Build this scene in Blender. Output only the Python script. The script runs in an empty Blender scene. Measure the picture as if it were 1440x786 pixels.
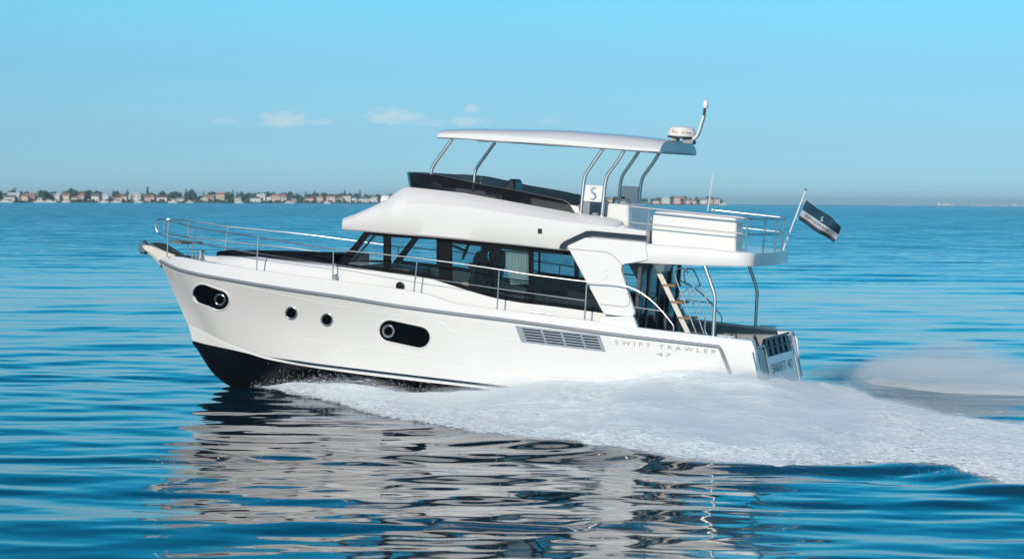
import bpy, bmesh, math, random
import numpy as np
from mathutils import Vector, Matrix
random.seed(7); rng = np.random.default_rng(11)
R = math.radians
SC = bpy.context.scene
COL = SC.collection

# ------------------------------------------------------------------ camera
CAM_H = 4.15
cam_d = bpy.data.cameras.new("camera"); cam = bpy.data.objects.new("camera", cam_d); COL.objects.link(cam)
cam_d.sensor_width = 36.0; cam_d.lens = 3312 * 36 / 1440
cam_d.clip_start = 0.5; cam_d.clip_end = 60000
cam.location = (0, 0, CAM_H)
cam.rotation_euler = (Matrix.Rotation(R(90 - 1.92), 3, 'X') @ Matrix.Rotation(R(0.34), 3, 'Z')).to_euler()
cam_d.dof.use_dof = True; cam_d.dof.focus_distance = 48.5; cam_d.dof.aperture_fstop = 2.8
SC.camera = cam

# ------------------------------------------------------------------ sun and sky
SUN_DIR = Vector((-0.31, -0.81, 0.36)).normalized()      # towards the sun
SUN_EL = math.asin(SUN_DIR.z)
sun_d = bpy.data.lights.new("sun", 'SUN'); sun = bpy.data.objects.new("sun", sun_d); COL.objects.link(sun)
sun_d.energy = 2.95; sun_d.angle = R(0.6); sun_d.color = (1.0, 0.90, 0.79)
sun.rotation_euler = SUN_DIR.to_track_quat('Z', 'Y').to_euler()
world = bpy.data.worlds.new("World"); SC.world = world; world.use_nodes = True
SC.view_settings.view_transform = 'Standard'; SC.view_settings.look = 'None'
SC.view_settings.gamma = 1.0; SC.view_settings.use_curve_mapping = False
SC.view_settings.exposure = 0.19
SC.cycles.volume_bounces = 6; SC.cycles.max_bounces = 12; SC.cycles.transparent_max_bounces = 24

def build_world():
    nt = world.node_tree; N = nt.nodes; L = nt.links
    for n in list(N): N.remove(n)
    out = N.new('ShaderNodeOutputWorld'); bg = N.new('ShaderNodeBackground')
    bg.inputs['Strength'].default_value = 0.116
    sky = N.new('ShaderNodeTexSky'); sky.sky_type = 'NISHITA'; sky.sun_disc = False
    sky.sun_elevation = SUN_EL; sky.sun_rotation = math.atan2(SUN_DIR.x, SUN_DIR.y)
    sky.air_density = 1.0; sky.dust_density = 0.35; sky.ozone_density = 2.5; sky.altitude = 0
    geo = N.new('ShaderNodeTexCoord'); sep = N.new('ShaderNodeSeparateXYZ')
    L.new(geo.outputs['Generated'], sep.inputs[0])
    # colour of the air by elevation (cyan overhead, greyer at the horizon)
    ramp = N.new('ShaderNodeValToRGB'); L.new(sep.outputs['Z'], ramp.inputs[0])
    e = ramp.color_ramp.elements
    for pos, c in SKY_TINT[:2]: pass
    e[0].position = SKY_TINT[0][0]; e[0].color = (*SKY_TINT[0][1], 1)
    e[1].position = SKY_TINT[-1][0]; e[1].color = (*SKY_TINT[-1][1], 1)
    for pos, c in SKY_TINT[1:-1]:
        k = e.new(pos); k.color = (*c, 1)
    mul = N.new('ShaderNodeMix'); mul.data_type = 'RGBA'; mul.blend_type = 'MULTIPLY'; mul.inputs[0].default_value = 1
    L.new(sky.outputs[0], mul.inputs[6]); L.new(ramp.outputs[0], mul.inputs[7])
    # a few small fair-weather clouds low over the horizon, in sky directions
    def math_(op, a, b=None, c=None):
        m = N.new('ShaderNodeMath'); m.operation = op
        for i, v in enumerate((a, b, c)):
            if v is None: continue
            if isinstance(v, (int, float)): m.inputs[i].default_value = v
            else: L.new(v, m.inputs[i])
        return m.outputs[0]
    az = math_('ARCTAN2', sep.outputs['X'], sep.outputs['Y']); el = math_('ARCSINE', sep.outputs['Z'])
    comb = N.new('ShaderNodeCombineXYZ'); L.new(az, comb.inputs[0]); L.new(math_('MULTIPLY', el, 2.4), comb.inputs[1])
    noi = N.new('ShaderNodeTexNoise'); noi.inputs['Scale'].default_value = 170; noi.inputs['Detail'].default_value = 5
    noi.inputs['Roughness'].default_value = .55; L.new(comb.outputs[0], noi.inputs['Vector'])
    total = None
    for (u, v, wu, wv, s) in CLOUDS:
        a0 = (u - 720) / 3312; e0 = (281.5 - v + (u - 720) * .0059) / 3312
        dx = math_('DIVIDE', math_('SUBTRACT', az, a0), wu / 3312)
        dy = math_('DIVIDE', math_('SUBTRACT', el, e0), wv / 3312)
        # flat base: stretch below the centre less than above
        dyb = math_('MULTIPLY', math_('MINIMUM', dy, 0.0), 1.7)
        dy2 = math_('ADD', math_('MAXIMUM', dy, 0.0), dyb)
        r2 = math_('ADD', math_('MULTIPLY', dx, dx), math_('MULTIPLY', dy2, dy2))
        g = math_('SUBTRACT', 1.0, r2)
        g = math_('ADD', g, math_('MULTIPLY', math_('SUBTRACT', noi.outputs[0], 0.52), 2.6))
        g = math_('MULTIPLY', math_('SMOOTH_MIN', math_('MAXIMUM', g, 0.0), 1.0, 0.3), s)
        total = g if total is None else math_('MAXIMUM', total, g)
    cl = N.new('ShaderNodeMix'); cl.data_type = 'RGBA'
    L.new(total, cl.inputs[0]); L.new(mul.outputs[2], cl.inputs[6]); cl.inputs[7].default_value = (*CLOUD_COL, 1)
    L.new(cl.outputs[2], bg.inputs['Color']); L.new(bg.outputs[0], out.inputs['Surface'])
SKY_TINT = [(0.0, (0.375, 0.70, 1.22)), (0.025, (0.305, 0.585, 0.99)), (0.055, (0.305, 0.59, 0.875)), (0.082, (0.315, 0.685, 0.91)), (0.10, (0.17, 0.74, 0.98)), (0.14, (0.035, 0.65, 0.88)), (0.28, (0.02, 0.40, 0.56)), (0.55, (0.28, 0.66, 0.80)), (1.0, (0.62, 0.97, 1.06))]
CLOUDS = [(402, 171, 44, 16, .42), (448, 174, 28, 7, .22), (552, 167, 46, 17, .40), (600, 174, 34, 8, .2),
          (655, 172, 34, 11, .35), (660, 154, 16, 8, .35), (318, 172, 20, 7, .22), (770, 172, 20, 8, .15)]
CLOUD_COL = (6.2, 6.0, 6.1)
build_world()

# ------------------------------------------------------------------ materials
def mat(name, col, rough=.5, metal=0., var=.06, nscale=3., bump=0., spec=.5, coat=0.):
    m = bpy.data.materials.new(name); m.use_nodes = True
    nt = m.node_tree; N = nt.nodes; L = nt.links; b = N['Principled BSDF']
    b.inputs['Roughness'].default_value = rough; b.inputs['Metallic'].default_value = metal
    b.inputs['Specular IOR Level'].default_value = spec; b.inputs['Coat Weight'].default_value = coat
    b.inputs['Coat Roughness'].default_value = .08
    tc = N.new('ShaderNodeTexCoord'); no = N.new('ShaderNodeTexNoise'); no.inputs['Scale'].default_value = nscale
    no.inputs['Detail'].default_value = 4; L.new(tc.outputs['Object'], no.inputs['Vector'])
    mr = N.new('ShaderNodeMapRange'); L.new(no.outputs[0], mr.inputs[0])
    mr.inputs[1].default_value = .3; mr.inputs[2].default_value = .7
    mr.inputs[3].default_value = 1 - var; mr.inputs[4].default_value = 1 + var * .4
    mx = N.new('ShaderNodeMix'); mx.data_type = 'RGBA'; mx.blend_type = 'MULTIPLY'; mx.inputs[0].default_value = 1
    mx.inputs[6].default_value = (*col, 1); cc = N.new('ShaderNodeCombineColor')
    for i in range(3): L.new(mr.outputs[0], cc.inputs[i])
    L.new(cc.outputs[0], mx.inputs[7]); L.new(mx.outputs[2], b.inputs['Base Color'])
    if bump:
        bp = N.new('ShaderNodeBump'); bp.inputs['Strength'].default_value = bump; bp.inputs['Distance'].default_value = .01
        L.new(no.outputs[0], bp.inputs['Height']); L.new(bp.outputs[0], b.inputs['Normal'])
    return m
def glass(name, tint, refl=(1, 1, 1), alpha=.0, body=(0.01, .012, .015)):
    """flat pane: tinted see-through + mirror by angle"""
    m = bpy.data.materials.new(name); m.use_nodes = True
    nt = m.node_tree; N = nt.nodes; L = nt.links
    for n in list(N): N.remove(n)
    out = N.new('ShaderNodeOutputMaterial'); tr = N.new('ShaderNodeBsdfTransparent'); tr.inputs[0].default_value = (*tint, 1)
    df = N.new('ShaderNodeBsdfDiffuse'); df.inputs[0].default_value = (*body, 1)
    mx0 = N.new('ShaderNodeMixShader'); mx0.inputs[0].default_value = alpha
    L.new(tr.outputs[0], mx0.inputs[1]); L.new(df.outputs[0], mx0.inputs[2])
    gl = N.new('ShaderNodeBsdfGlossy'); gl.inputs['Roughness'].default_value = .015; gl.inputs[0].default_value = (*refl, 1)
    fr = N.new('ShaderNodeFresnel'); gq = N.new('ShaderNodeNewGeometry')
    bk = N.new('ShaderNodeMapRange'); bk.inputs[3].default_value = 1.36; bk.inputs[4].default_value = 1 / 1.36   # a thin pane mirrors alike from both sides
    L.new(gq.outputs['Backfacing'], bk.inputs[0]); L.new(bk.outputs[0], fr.inputs[0])
    no = N.new('ShaderNodeTexNoise'); no.inputs['Scale'].default_value = .8; bp = N.new('ShaderNodeBump')
    bp.inputs['Strength'].default_value = .03; L.new(no.outputs[0], bp.inputs['Height']); L.new(bp.outputs[0], gl.inputs['Normal'])
    mx = N.new('ShaderNodeMixShader'); L.new(fr.outputs[0], mx.inputs[0]); L.new(mx0.outputs[0], mx.inputs[1]); L.new(gl.outputs[0], mx.inputs[2])
    L.new(mx.outputs[0], out.inputs['Surface'])
    return m
M = dict(
    gel=mat('white_gelcoat', (.81, .775, .74), .22, coat=.35, var=.025, nscale=.9),
    gelmatt=mat('white_nonskid_gelcoat', (.76, .755, .745), .55, var=.05, nscale=30, bump=.15),
    anti=mat('black_antifouling', (.006, .007, .009), .30, var=.3, nscale=4, bump=.05),
    navy=mat('navy_stripe', (.012, .022, .045), .25),
    steel=mat('polished_steel', (.58, .575, .565), .34, .9, var=.06, nscale=12),
    grey=mat('grey_rubber', (.23, .25, .27), .5, var=.1),
    greyplate=mat('grey_plate', (.42, .47, .53), .35, .4, var=.1, nscale=8),
    black=mat('black_plastic', (.008, .009, .011), .35, var=.25),
    frame=mat('black_window_frame', (.005, .006, .008), .6, var=.2, spec=.12),
    cushion=mat('black_cushion', (.008, .009, .012), .9, var=.3, nscale=14, bump=.3, spec=.1),
    dgrey=mat('dark_grey_panel', (.055, .062, .07), .45, var=.2),
    mgrey=mat('mid_grey_panel', (.30, .31, .32), .6, var=.1),
    wood=mat('teak', (.32, .19, .11), .55, var=.3, nscale=18),
    cream=mat('cream_gelcoat', (.72, .66, .58), .45, var=.08),
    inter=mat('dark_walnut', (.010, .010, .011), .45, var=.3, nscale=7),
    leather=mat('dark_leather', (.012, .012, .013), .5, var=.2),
    curtain=mat('pale_curtain', (.62, .68, .68), .9, var=.15, nscale=20),
    skin=mat('skin', (.50, .30, .22), .55), cloth=mat('dark_shirt', (.02, .024, .035), .9), hair=mat('dark_hair', (.015, .011, .009), .7),
    galv=mat('blue_grey_galvanised', (.12, .19, .25), .45, .5, var=.2, nscale=10), mgreyw=mat('pale_grey_emblem', (.70, .70, .70), .4), red=mat('red_mark', (.45, .03, .03), .5), letter=mat('grey_lettering', (.58, .57, .56), .35),
    letterb=mat('blue_lettering', (.05, .13, .22), .4), emblem=mat('blue_emblem', (.16, .28, .38), .4),
    flagd=mat('dark_teal_cloth', (.012, .055, .095), .9, var=.2, nscale=9), flagw=mat('white_cloth', (.42, .47, .52), .9),
    flagr=mat('red_cloth', (.42, .09, .07), .9),
    glass=glass('tinted_glass', (.58, .68, .71), alpha=.06), glassclear=glass('clear_windscreen', (.84, .90, .92)),
    glassdark=glass('smoked_acrylic', (.10, .115, .13), alpha=.35, body=(.03, .032, .035)),
    glasshull=glass('black_hull_glass', (.02, .022, .025), alpha=.9, body=(.004, .005, .006)),
)

# ------------------------------------------------------------------ boat frame and design helpers
PSI, THETA = R(18.5), R(4.5)
FX = np.array([-math.cos(PSI) * math.cos(THETA), math.sin(PSI) * math.cos(THETA), math.sin(THETA)])
PY = np.array([-math.sin(PSI), -math.cos(PSI), 0.]); PZ = np.cross(FX, PY)
T0 = np.array([-0.75, 50., 0.])
BOAT = Matrix(((FX[0], PY[0], PZ[0], T0[0]), (FX[1], PY[1], PZ[1], T0[1]), (FX[2], PY[2], PZ[2], T0[2]), (0, 0, 0, 1)))
RC = np.array(cam.rotation_euler.to_matrix())
def ray(u, v): return RC @ np.array([(u - 720) / 3312, -(v - 393) / 3312, -1.])
def P(u, v, y):
    """sheet measurement -> boat coordinates (x forward, y to port, z up) on the lengthwise plane y"""
    d = ray(u, v); o = np.array([0, 0, CAM_H]) - T0
    t = (y - o @ PY) / (d @ PY); p = o + t * d
    return np.array([p @ FX, y, p @ PZ])
def to_world(l): return T0 + l[0] * FX + l[1] * PY + l[2] * PZ
def G(u, v, z=0.):
    d = ray(u, v); t = (z - CAM_H) / d[2]; return np.array([0, 0, CAM_H]) + t * d
def PX(pts, y): return [P(u, v, y) for u, v in pts]

def pchip(xs, ys, x):
    xs = np.asarray(xs, float); ys = np.asarray(ys, float)
    if xs[0] > xs[-1]: xs, ys = xs[::-1], ys[::-1]
    h = np.diff(xs); d = np.diff(ys) / h; n = len(xs); m = np.zeros(n)
    for i in range(1, n - 1):
        if d[i - 1] * d[i] > 0:
            w1, w2 = 2 * h[i] + h[i - 1], h[i] + 2 * h[i - 1]; m[i] = (w1 + w2) / (w1 / d[i - 1] + w2 / d[i])
    m[0], m[-1] = d[0], d[-1]
    x = np.clip(x, xs[0], xs[-1]); k = np.clip(np.searchsorted(xs, x) - 1, 0, n - 2); t = (x - xs[k]) / h[k]
    return ((1 + 2 * t) * (1 - t) ** 2 * ys[k] + t * (1 - t) ** 2 * h[k] * m[k] + t * t * (3 - 2 * t) * ys[k + 1] + t * t * (t - 1) * h[k] * m[k + 1])

class MB:
    def __init__(s): s.v = []; s.f = []; s.mi = []
    def add(s, vs, fs, mi=0):
        o = len(s.v); s.v += [tuple(map(float, p)) for p in vs]
        for f in fs: s.f.append(tuple(i + o for i in f)); s.mi.append(mi)
        return s
    def box(s, c, d, rot=None, mi=0):
        vs = []
        for sx in (-1, 1):
            for sy in (-1, 1):
                for sz in (-1, 1):
                    p = Vector((sx * d[0] / 2, sy * d[1] / 2, sz * d[2] / 2))
                    if rot: p = rot @ p
                    vs.append(p + Vector(c))
        return s.add(vs, [(0, 1, 3, 2), (4, 6, 7, 5), (0, 4, 5, 1), (2, 3, 7, 6), (0, 2, 6, 4), (1, 5, 7, 3)], mi)
    def tube(s, pts, r, n=8, cap=True, smooth_pts=0):
        pts = [Vector(p) for p in pts]
        if smooth_pts: pts = rounded(pts, smooth_pts)
        rs = r if isinstance(r, (list, tuple)) else [r] * len(pts)
        rings = []; up = None
        for i, p in enumerate(pts):
            t = (pts[min(i + 1, len(pts) - 1)] - pts[max(i - 1, 0)]).normalized()
            if up is None:
                up = t.orthogonal().normalized()
            else:
                up = (up - t * up.dot(t)); up = up.normalized() if up.length > 1e-6 else t.orthogonal().normalized()
            w = t.cross(up)
            rings.append([p + (up * math.cos(a) + w * math.sin(a)) * rs[i] for a in [2 * math.pi * k / n for k in range(n)]])
        s.loft(rings, closed=True, cap=cap); return s
    def loft(s, rows, closed=False, cap=False, mi=0, flip=False):
        n = len(rows[0]); vs = [p for r in rows for p in r]; fs = []
        for i in range(len(rows) - 1):
            for j in range(n if closed else n - 1):
                a, b = i * n + j, i * n + (j + 1) % n
                f = (a, b, b + n, a + n); fs.append(f[::-1] if flip else f)
        if cap: fs.append(tuple(range(n))[::-1]); fs.append(tuple((len(rows) - 1) * n + j for j in range(n)))
        return s.add(vs, fs, mi)
    def prism(s, poly, vec, mi=0):
        """closed polygon (list of 3-D points) pushed along vec"""
        n = len(poly); a = [np.array(p, float) for p in poly]; b = [p + np.array(vec, float) for p in a]
        fs = [tuple(range(n)), tuple(range(2 * n - 1, n - 1, -1))]
        for i in range(n): j = (i + 1) % n; fs.append((i, i + n, j + n, j))
        return s.add(a + b, fs, mi)
    def lathe(s, prof, c, axis='Z', n=24, rot=None, mi=0):
        rows = []
        for r, h in prof:
            ring = []
            for k in range(n):
                a = 2 * math.pi * k / n; p = Vector((r * math.cos(a), r * math.sin(a), h))
                if axis == 'Y': p = Vector((p.x, p.z, -p.y))
                if axis == 'X': p = Vector((p.z, p.x, p.y))
                if rot: p = rot @ p
                ring.append(p + Vector(c))
            rows.append(ring)
        return s.loft(rows, closed=True, cap=True, mi=mi)
    def build(s, name, m, parent=None, smooth=True, angle=35, bevel=0, merge=False, mats=None):
        me = bpy.data.meshes.new(name); me.from_pydata(s.v, [], s.f)
        for mm in (mats or [m]): me.materials.append(mm)
        if mats: me.polygons.foreach_set('material_index', s.mi)
        bm = bmesh.new(); bm.from_mesh(me)
        if merge: bmesh.ops.remove_doubles(bm, verts=bm.verts, dist=.0005)
        bmesh.ops.recalc_face_normals(bm, faces=bm.faces); bm.to_mesh(me); bm.free()
        if smooth:
            me.polygons.foreach_set('use_smooth', [True] * len(me.polygons)); me.set_sharp_from_angle(angle=R(angle))
        me.update(); o = bpy.data.objects.new(name, me); COL.objects.link(o)
        if parent: o.parent = parent
        if bevel:
            b = o.modifiers.new('bevel', 'BEVEL'); b.width = bevel; b.segments = 2; b.limit_method = 'ANGLE'; b.angle_limit = R(40)
        return o
def rounded(pts, rad, n=5):
    out = [pts[0]]
    for i in range(1, len(pts) - 1):
        a, b, c = pts[i - 1], pts[i], pts[i + 1]
        d1, d2 = (a - b), (c - b); r = min(rad, d1.length * .45, d2.length * .45)
        p, q = b + d1.normalized() * r, b + d2.normalized() * r
        for k in range(n + 1):
            t = k / n; out.append(p * (1 - t) ** 2 + b * 2 * t * (1 - t) + q * t * t)
    return out + [pts[-1]]
def mir(pts): return [np.array((p[0], -p[1], p[2])) for p in pts]
def tag(o, label=None, cat=None, group=None, kind=None):
    if label: o['label'] = label
    if cat: o['category'] = cat
    if group: o['group'] = group
    if kind: o['kind'] = kind
    return o
def root(name, label, cat, mw=None, group=None):
    o = bpy.data.objects.new(name, None); COL.objects.link(o); o.empty_display_size = .3
    if mw is not None: o.matrix_world = mw
    return tag(o, label, cat, group)
def text(name, s, m, parent, origin, right, up, size, width=None, spacing=1.0, depth=.003):
    c = bpy.data.curves.new(name, 'FONT'); c.body = s; c.size = 1; c.extrude = 0; c.space_character = spacing
    o = bpy.data.objects.new(name, c); COL.objects.link(o)
    bpy.context.view_layer.update()
    me = bpy.data.meshes.new_from_object(o.evaluated_get(bpy.context.evaluated_depsgraph_get()))
    bpy.data.objects.remove(o); bpy.data.curves.remove(c)
    xs = [v.co.x for v in me.vertices]; x0, x1 = min(xs), max(xs)
    sx = (width / (x1 - x0)) if width else size
    r = np.array(right, float); r /= np.linalg.norm(r); u = np.array(up, float); u -= r * (u @ r); u /= np.linalg.norm(u)
    nrm = np.cross(r, u)
    for v in me.vertices:
        x, y = (v.co.x - x0) * sx, v.co.y * size
        v.co = Vector(np.array(origin) + r * x + u * y)
    bm = bmesh.new(); bm.from_mesh(me)
    ex = bmesh.ops.extrude_face_region(bm, geom=bm.faces[:])
    for e in ex['geom']:
        if isinstance(e, bmesh.types.BMVert): e.co += Vector(nrm * depth)
    bmesh.ops.recalc_face_normals(bm, faces=bm.faces)
    bm.to_mesh(me); bm.free(); me.materials.clear(); me.materials.append(m)
    o = bpy.data.objects.new(name, me); COL.objects.link(o); o.parent = parent; return o

# value noise (numpy)
def vnoise(x, y, seed=0):
    xi = np.floor(x).astype(np.int64); yi = np.floor(y).astype(np.int64); fx = x - xi; fy = y - yi
    def h(a, b):
        n = (a * 374761393 + b * 668265263 + seed * 1442695041) & 0x7fffffff
        n = ((n ^ (n >> 13)) * 1274126177) & 0x7fffffff
        return ((n ^ (n >> 16)) & 0xffff) / 65535.
    fx = fx * fx * fx * (fx * (fx * 6 - 15) + 10); fy = fy * fy * fy * (fy * (fy * 6 - 15) + 10)
    return (h(xi, yi) * (1 - fx) + h(xi + 1, yi) * fx) * (1 - fy) + (h(xi, yi + 1) * (1 - fx) + h(xi + 1, yi + 1) * fx) * fy
def fbm(x, y, oct=4, seed=0, gain=.5):
    s = 0; a = 1; t = 0
    for i in range(oct): s = s + a * vnoise(x * 2 ** i + 17.3 * i, y * 2 ** i - 9.1 * i, seed + i); t += a; a *= gain
    return s / t

# ------------------------------------------------------------------ the sea
FOAM_OUT = [(385, 548), (430, 559), (480, 569), (520, 577), (560, 587), (600, 595), (640, 607), (700, 619), (770, 626), (850, 632), (930, 650),
            (1000, 657), (1100, 659), (1200, 662), (1300, 658), (1350, 668), (1400, 688), (1460, 694), (1560, 700), (1700, 712)]
def earth(d): return -d * d / (2 * 6.37e6)
def poly_dist(x, y, pts):
    best = np.full(x.shape, 1e9)
    for (a, b) in zip(pts[:-1], pts[1:]):
        ax, ay = a[0], a[1]; dx, dy = b[0] - ax, b[1] - ay; L2 = dx * dx + dy * dy
        t = np.clip(((x - ax) * dx + (y - ay) * dy) / L2, 0, 1)
        best = np.minimum(best, np.hypot(x - ax - t * dx, y - ay - t * dy))
    return best
def sea_height(x, y, dr):
    h = np.zeros_like(x); rg = np.random.default_rng(5); n = 90
    lam = np.exp(np.linspace(math.log(.45), math.log(10.0), n))
    patch = .35 + 1.0 * fbm(x / 16, y / 8, 3, 3)
    wob = (fbm(x / 7, y / 5, 2, 8) - .5) * 4
    for i, l in enumerate(lam):
        th = rg.normal(0, .42) + math.pi / 2 + .06
        k = 2 * math.pi / l; sl = .0074 * (.6 if l < .9 else (1.0 if l < 3.5 else .75)) * rg.uniform(.5, 1.4)
        ph = rg.uniform(0, 6.28)
        att = np.clip((l / dr - 2.0) / 3.0, 0, 1)
        s = np.sin(k * (x * math.cos(th) + y * math.sin(th)) + ph + wob * (1 if l < 2 else .5))
        h += att * sl / k * s * (patch if l < 2.5 else 1)
    return h
def ridge(x, y):                                        # the swell pushed out ahead of the wash
    d = poly_dist(x, y, [G(u, v) for u, v in FOAM_OUT]); return .10 * np.exp(-(d / .7) ** 2) * np.clip((x + 3) / 4, 0, 1)
def build_sea():
    fine = np.linspace(-R(15), R(15), 520); coarse = np.concatenate([np.linspace(R(15), R(345), 70)[1:-1]])
    ang = np.concatenate([fine, coarse]); na = len(ang)
    r = [3., 6, 10, 14, 18, 20]; k = .62 / (4.15 * 2355)
    while r[-1] < 15000: r.append(r[-1] + max(.05, k * r[-1] ** 2))
    r = np.array(r); nr = len(r); dr = np.gradient(r)
    A, RR = np.meshgrid(ang, r); DR = np.repeat(dr[:, None], na, 1)
    x = RR * np.sin(A); y = RR * np.cos(A)
    z = np.zeros_like(x)
    nearmask = (RR < 900)
    nrn = int((r < 900).sum())
    z[:nrn] = sea_height(x[:nrn], y[:nrn], DR[:nrn])
    z[:nrn] += ridge(x[:nrn], y[:nrn])
    z += earth(RR)
    vs = np.stack([x, y, z], -1).reshape(-1, 3)
    vs = np.vstack([vs, [[0, 0, 0]]]); c = len(vs) - 1
    i = np.arange(nr - 1)[:, None] * na; j = np.arange(na)[None, :]; j2 = (j + 1) % na
    f = np.stack([i + j, i + na + j, i + na + j2, i + j2], -1).reshape(-1, 4)
    tri = np.stack([np.full(na, c), np.arange(na), (np.arange(na) + 1) % na], -1)
    me = bpy.data.meshes.new('sea'); nf = len(f) + len(tri)
    me.vertices.add(len(vs)); me.vertices.foreach_set('co', vs.astype(np.float32).ravel())
    me.loops.add(f.size + tri.size); me.loops.foreach_set('vertex_index', np.concatenate([f.ravel(), tri.ravel()]).astype(np.int32))
    me.polygons.add(nf)
    me.polygons.foreach_set('loop_start', np.concatenate([np.arange(len(f)) * 4, f.size + np.arange(len(tri)) * 3]).astype(np.int32))
    me.polygons.foreach_set('use_smooth', [True] * nf); me.update(calc_edges=True); me.validate()
    lost = np.append(1 - np.clip(6.0 / np.maximum(DR * 9, 1e-3), 0, 1).ravel() ** .7 * 1.0, 0.)
    at = me.attributes.new('lost', 'FLOAT', 'POINT'); at.data.foreach_set('value', lost.astype(np.float32))
    o = bpy.data.objects.new('sea', me); COL.objects.link(o); tag(o, kind='structure')
    m = bpy.data.materials.new('sea_water'); m.use_nodes = True; nt = m.node_tree; N = nt.nodes; L = nt.links; b = N['Principled BSDF']
    b.inputs['Base Color'].default_value = (.0005, .024, .042, 1); b.inputs['Roughness'].default_value = .035; b.inputs['IOR'].default_value = 1.333
    def vm(op, a, c):
        q = N.new('ShaderNodeVectorMath'); q.operation = op
        for i, v in enumerate((a, c)):
            if v is None: continue
            if isinstance(v, tuple): q.inputs[i].default_value = v
            else: L.new(v, q.inputs[i])
        return q.outputs[0]
    ge = N.new('ShaderNodeNewGeometry'); nrm = ge.outputs['Normal']
    lod = N.new('ShaderNodeAttribute'); lod.attribute_name = 'lost'; lodv = N.new('ShaderNodeCombineXYZ')
    for i in range(3): L.new(lod.outputs['Fac'], lodv.inputs[i])
    for (sx, sy, ax, ay, det, far) in SEA_RIPPLES:      # slopes too fine for the mesh
        mp = N.new('ShaderNodeMapping'); mp.inputs['Scale'].default_value = (sx, sy, 1); L.new(ge.outputs['Position'], mp.inputs[0])
        no = N.new('ShaderNodeTexNoise'); no.inputs['Scale'].default_value = 1; no.inputs['Detail'].default_value = det; L.new(mp.outputs[0], no.inputs['Vector'])
        d0 = vm('SUBTRACT', no.outputs['Color'], (.5, .5, .5)); d = vm('MULTIPLY', d0, (ax, 0 if far else ay, 0))
        if far:                                          # of ripples this far off only the near faces are seen
            d = vm('ADD', d, vm('MULTIPLY', vm('ABSOLUTE', d0, None), (0, -ay, 0))); d = vm('MULTIPLY', d, lodv.outputs[0])
        nrm = vm('ADD', nrm, d)
    L.new(vm('NORMALIZE', nrm, None), b.inputs['Normal'])
    me.materials.append(m)
SEA_RIPPLES = [(.10, .45, .16, .6, 3, True), (.6, 2.4, .18, .7, 2, True), (1.2, 4.5, .02, .045, 2, False)]
build_sea()
# ------------------------------------------------------------------ the air over the water
hm = bpy.data.materials.new('sea_air'); hm.use_nodes = True; hn = hm.node_tree.nodes
for n in list(hn): hn.remove(n)
ho = hn.new('ShaderNodeOutputMaterial'); hv = hn.new('ShaderNodeVolumePrincipled'); hv.inputs['Color'].default_value = (.62, .86, .95, 1); hv.inputs['Density'].default_value = .00009
hm.node_tree.links.new(hv.outputs[0], ho.inputs['Volume'])
haze = MB().box((0, 0, 3), (34000, 34000, 52)).build('haze', hm, smooth=False); tag(haze, kind='stuff')

# ------------------------------------------------------------------ the far shore
def at_shore(u, D):
    d = ray(u, 286); d = d / d[1]; x = d[0] * D; return np.array((x, D, earth(math.hypot(x, D))))
SHD = lambda u: float(np.interp(u, [-60, 0, 300, 560, 900, 1020, 1500], [2050, 2100, 2450, 2900, 3300, 3500, 4600]))
# the land itself: a low bank
us = np.linspace(-120, 1022, 60); rows = []
for u in us:
    a = at_shore(u, SHD(u)); b = at_shore(u, SHD(u) + 260); k = 1 if u < 1000 else .3
    rows.append([a + np.array((0, -3, -1)), a + np.array((0, 0, 1.1 * k)), a + np.array((0, 40, 1.9 * k)), b + np.array((0, 0, 2.2 * k)), b + np.array((0, 30, -1))])
MS = dict(bank=mat('shore_bank', (.22, .20, .16), .9, var=.4, nscale=.05), fol=mat('tree_foliage', (.055, .10, .065), .9, var=.5, nscale=.15), fol2=mat('olive_foliage', (.075, .12, .07), .9, var=.5, nscale=.15),
          bark=mat('bark', (.10, .075, .055), .9), glassw=mat('dark_window', (.03, .035, .04), .2))
land = MB().loft(rows).build('shore_bank', MS['bank']); tag(land, kind='structure')
WALLS = {'white': (.72, .70, .66), 'cream': (.66, .57, .44), 'peach': (.70, .53, .42), 'ochre': (.66, .55, .38), 'pink': (.68, .50, .45), 'grey': (.42, .42, .42), 'brick': (.52, .32, .24)}
ROOFS = {'terracotta': (.42, .23, .16), 'grey': (.20, .20, .21), 'brown': (.20, .11, .07), 'white': (.66, .65, .62)}
WM = {k: mat(k + '_wall', c, .9, var=.12, nscale=.4) for k, c in WALLS.items()}; RM = {k: mat(k + '_roof', c, .85, var=.25, nscale=1.5) for k, c in ROOFS.items()}
NUM = ['first', 'second', 'third', 'fourth', 'fifth', 'sixth', 'seventh', 'eighth', 'ninth', 'tenth', 'eleventh', 'twelfth', 'thirteenth', 'fourteenth', 'fifteenth', 'sixteenth', 'seventeenth', 'eighteenth', 'nineteenth', 'twentieth']
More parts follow.
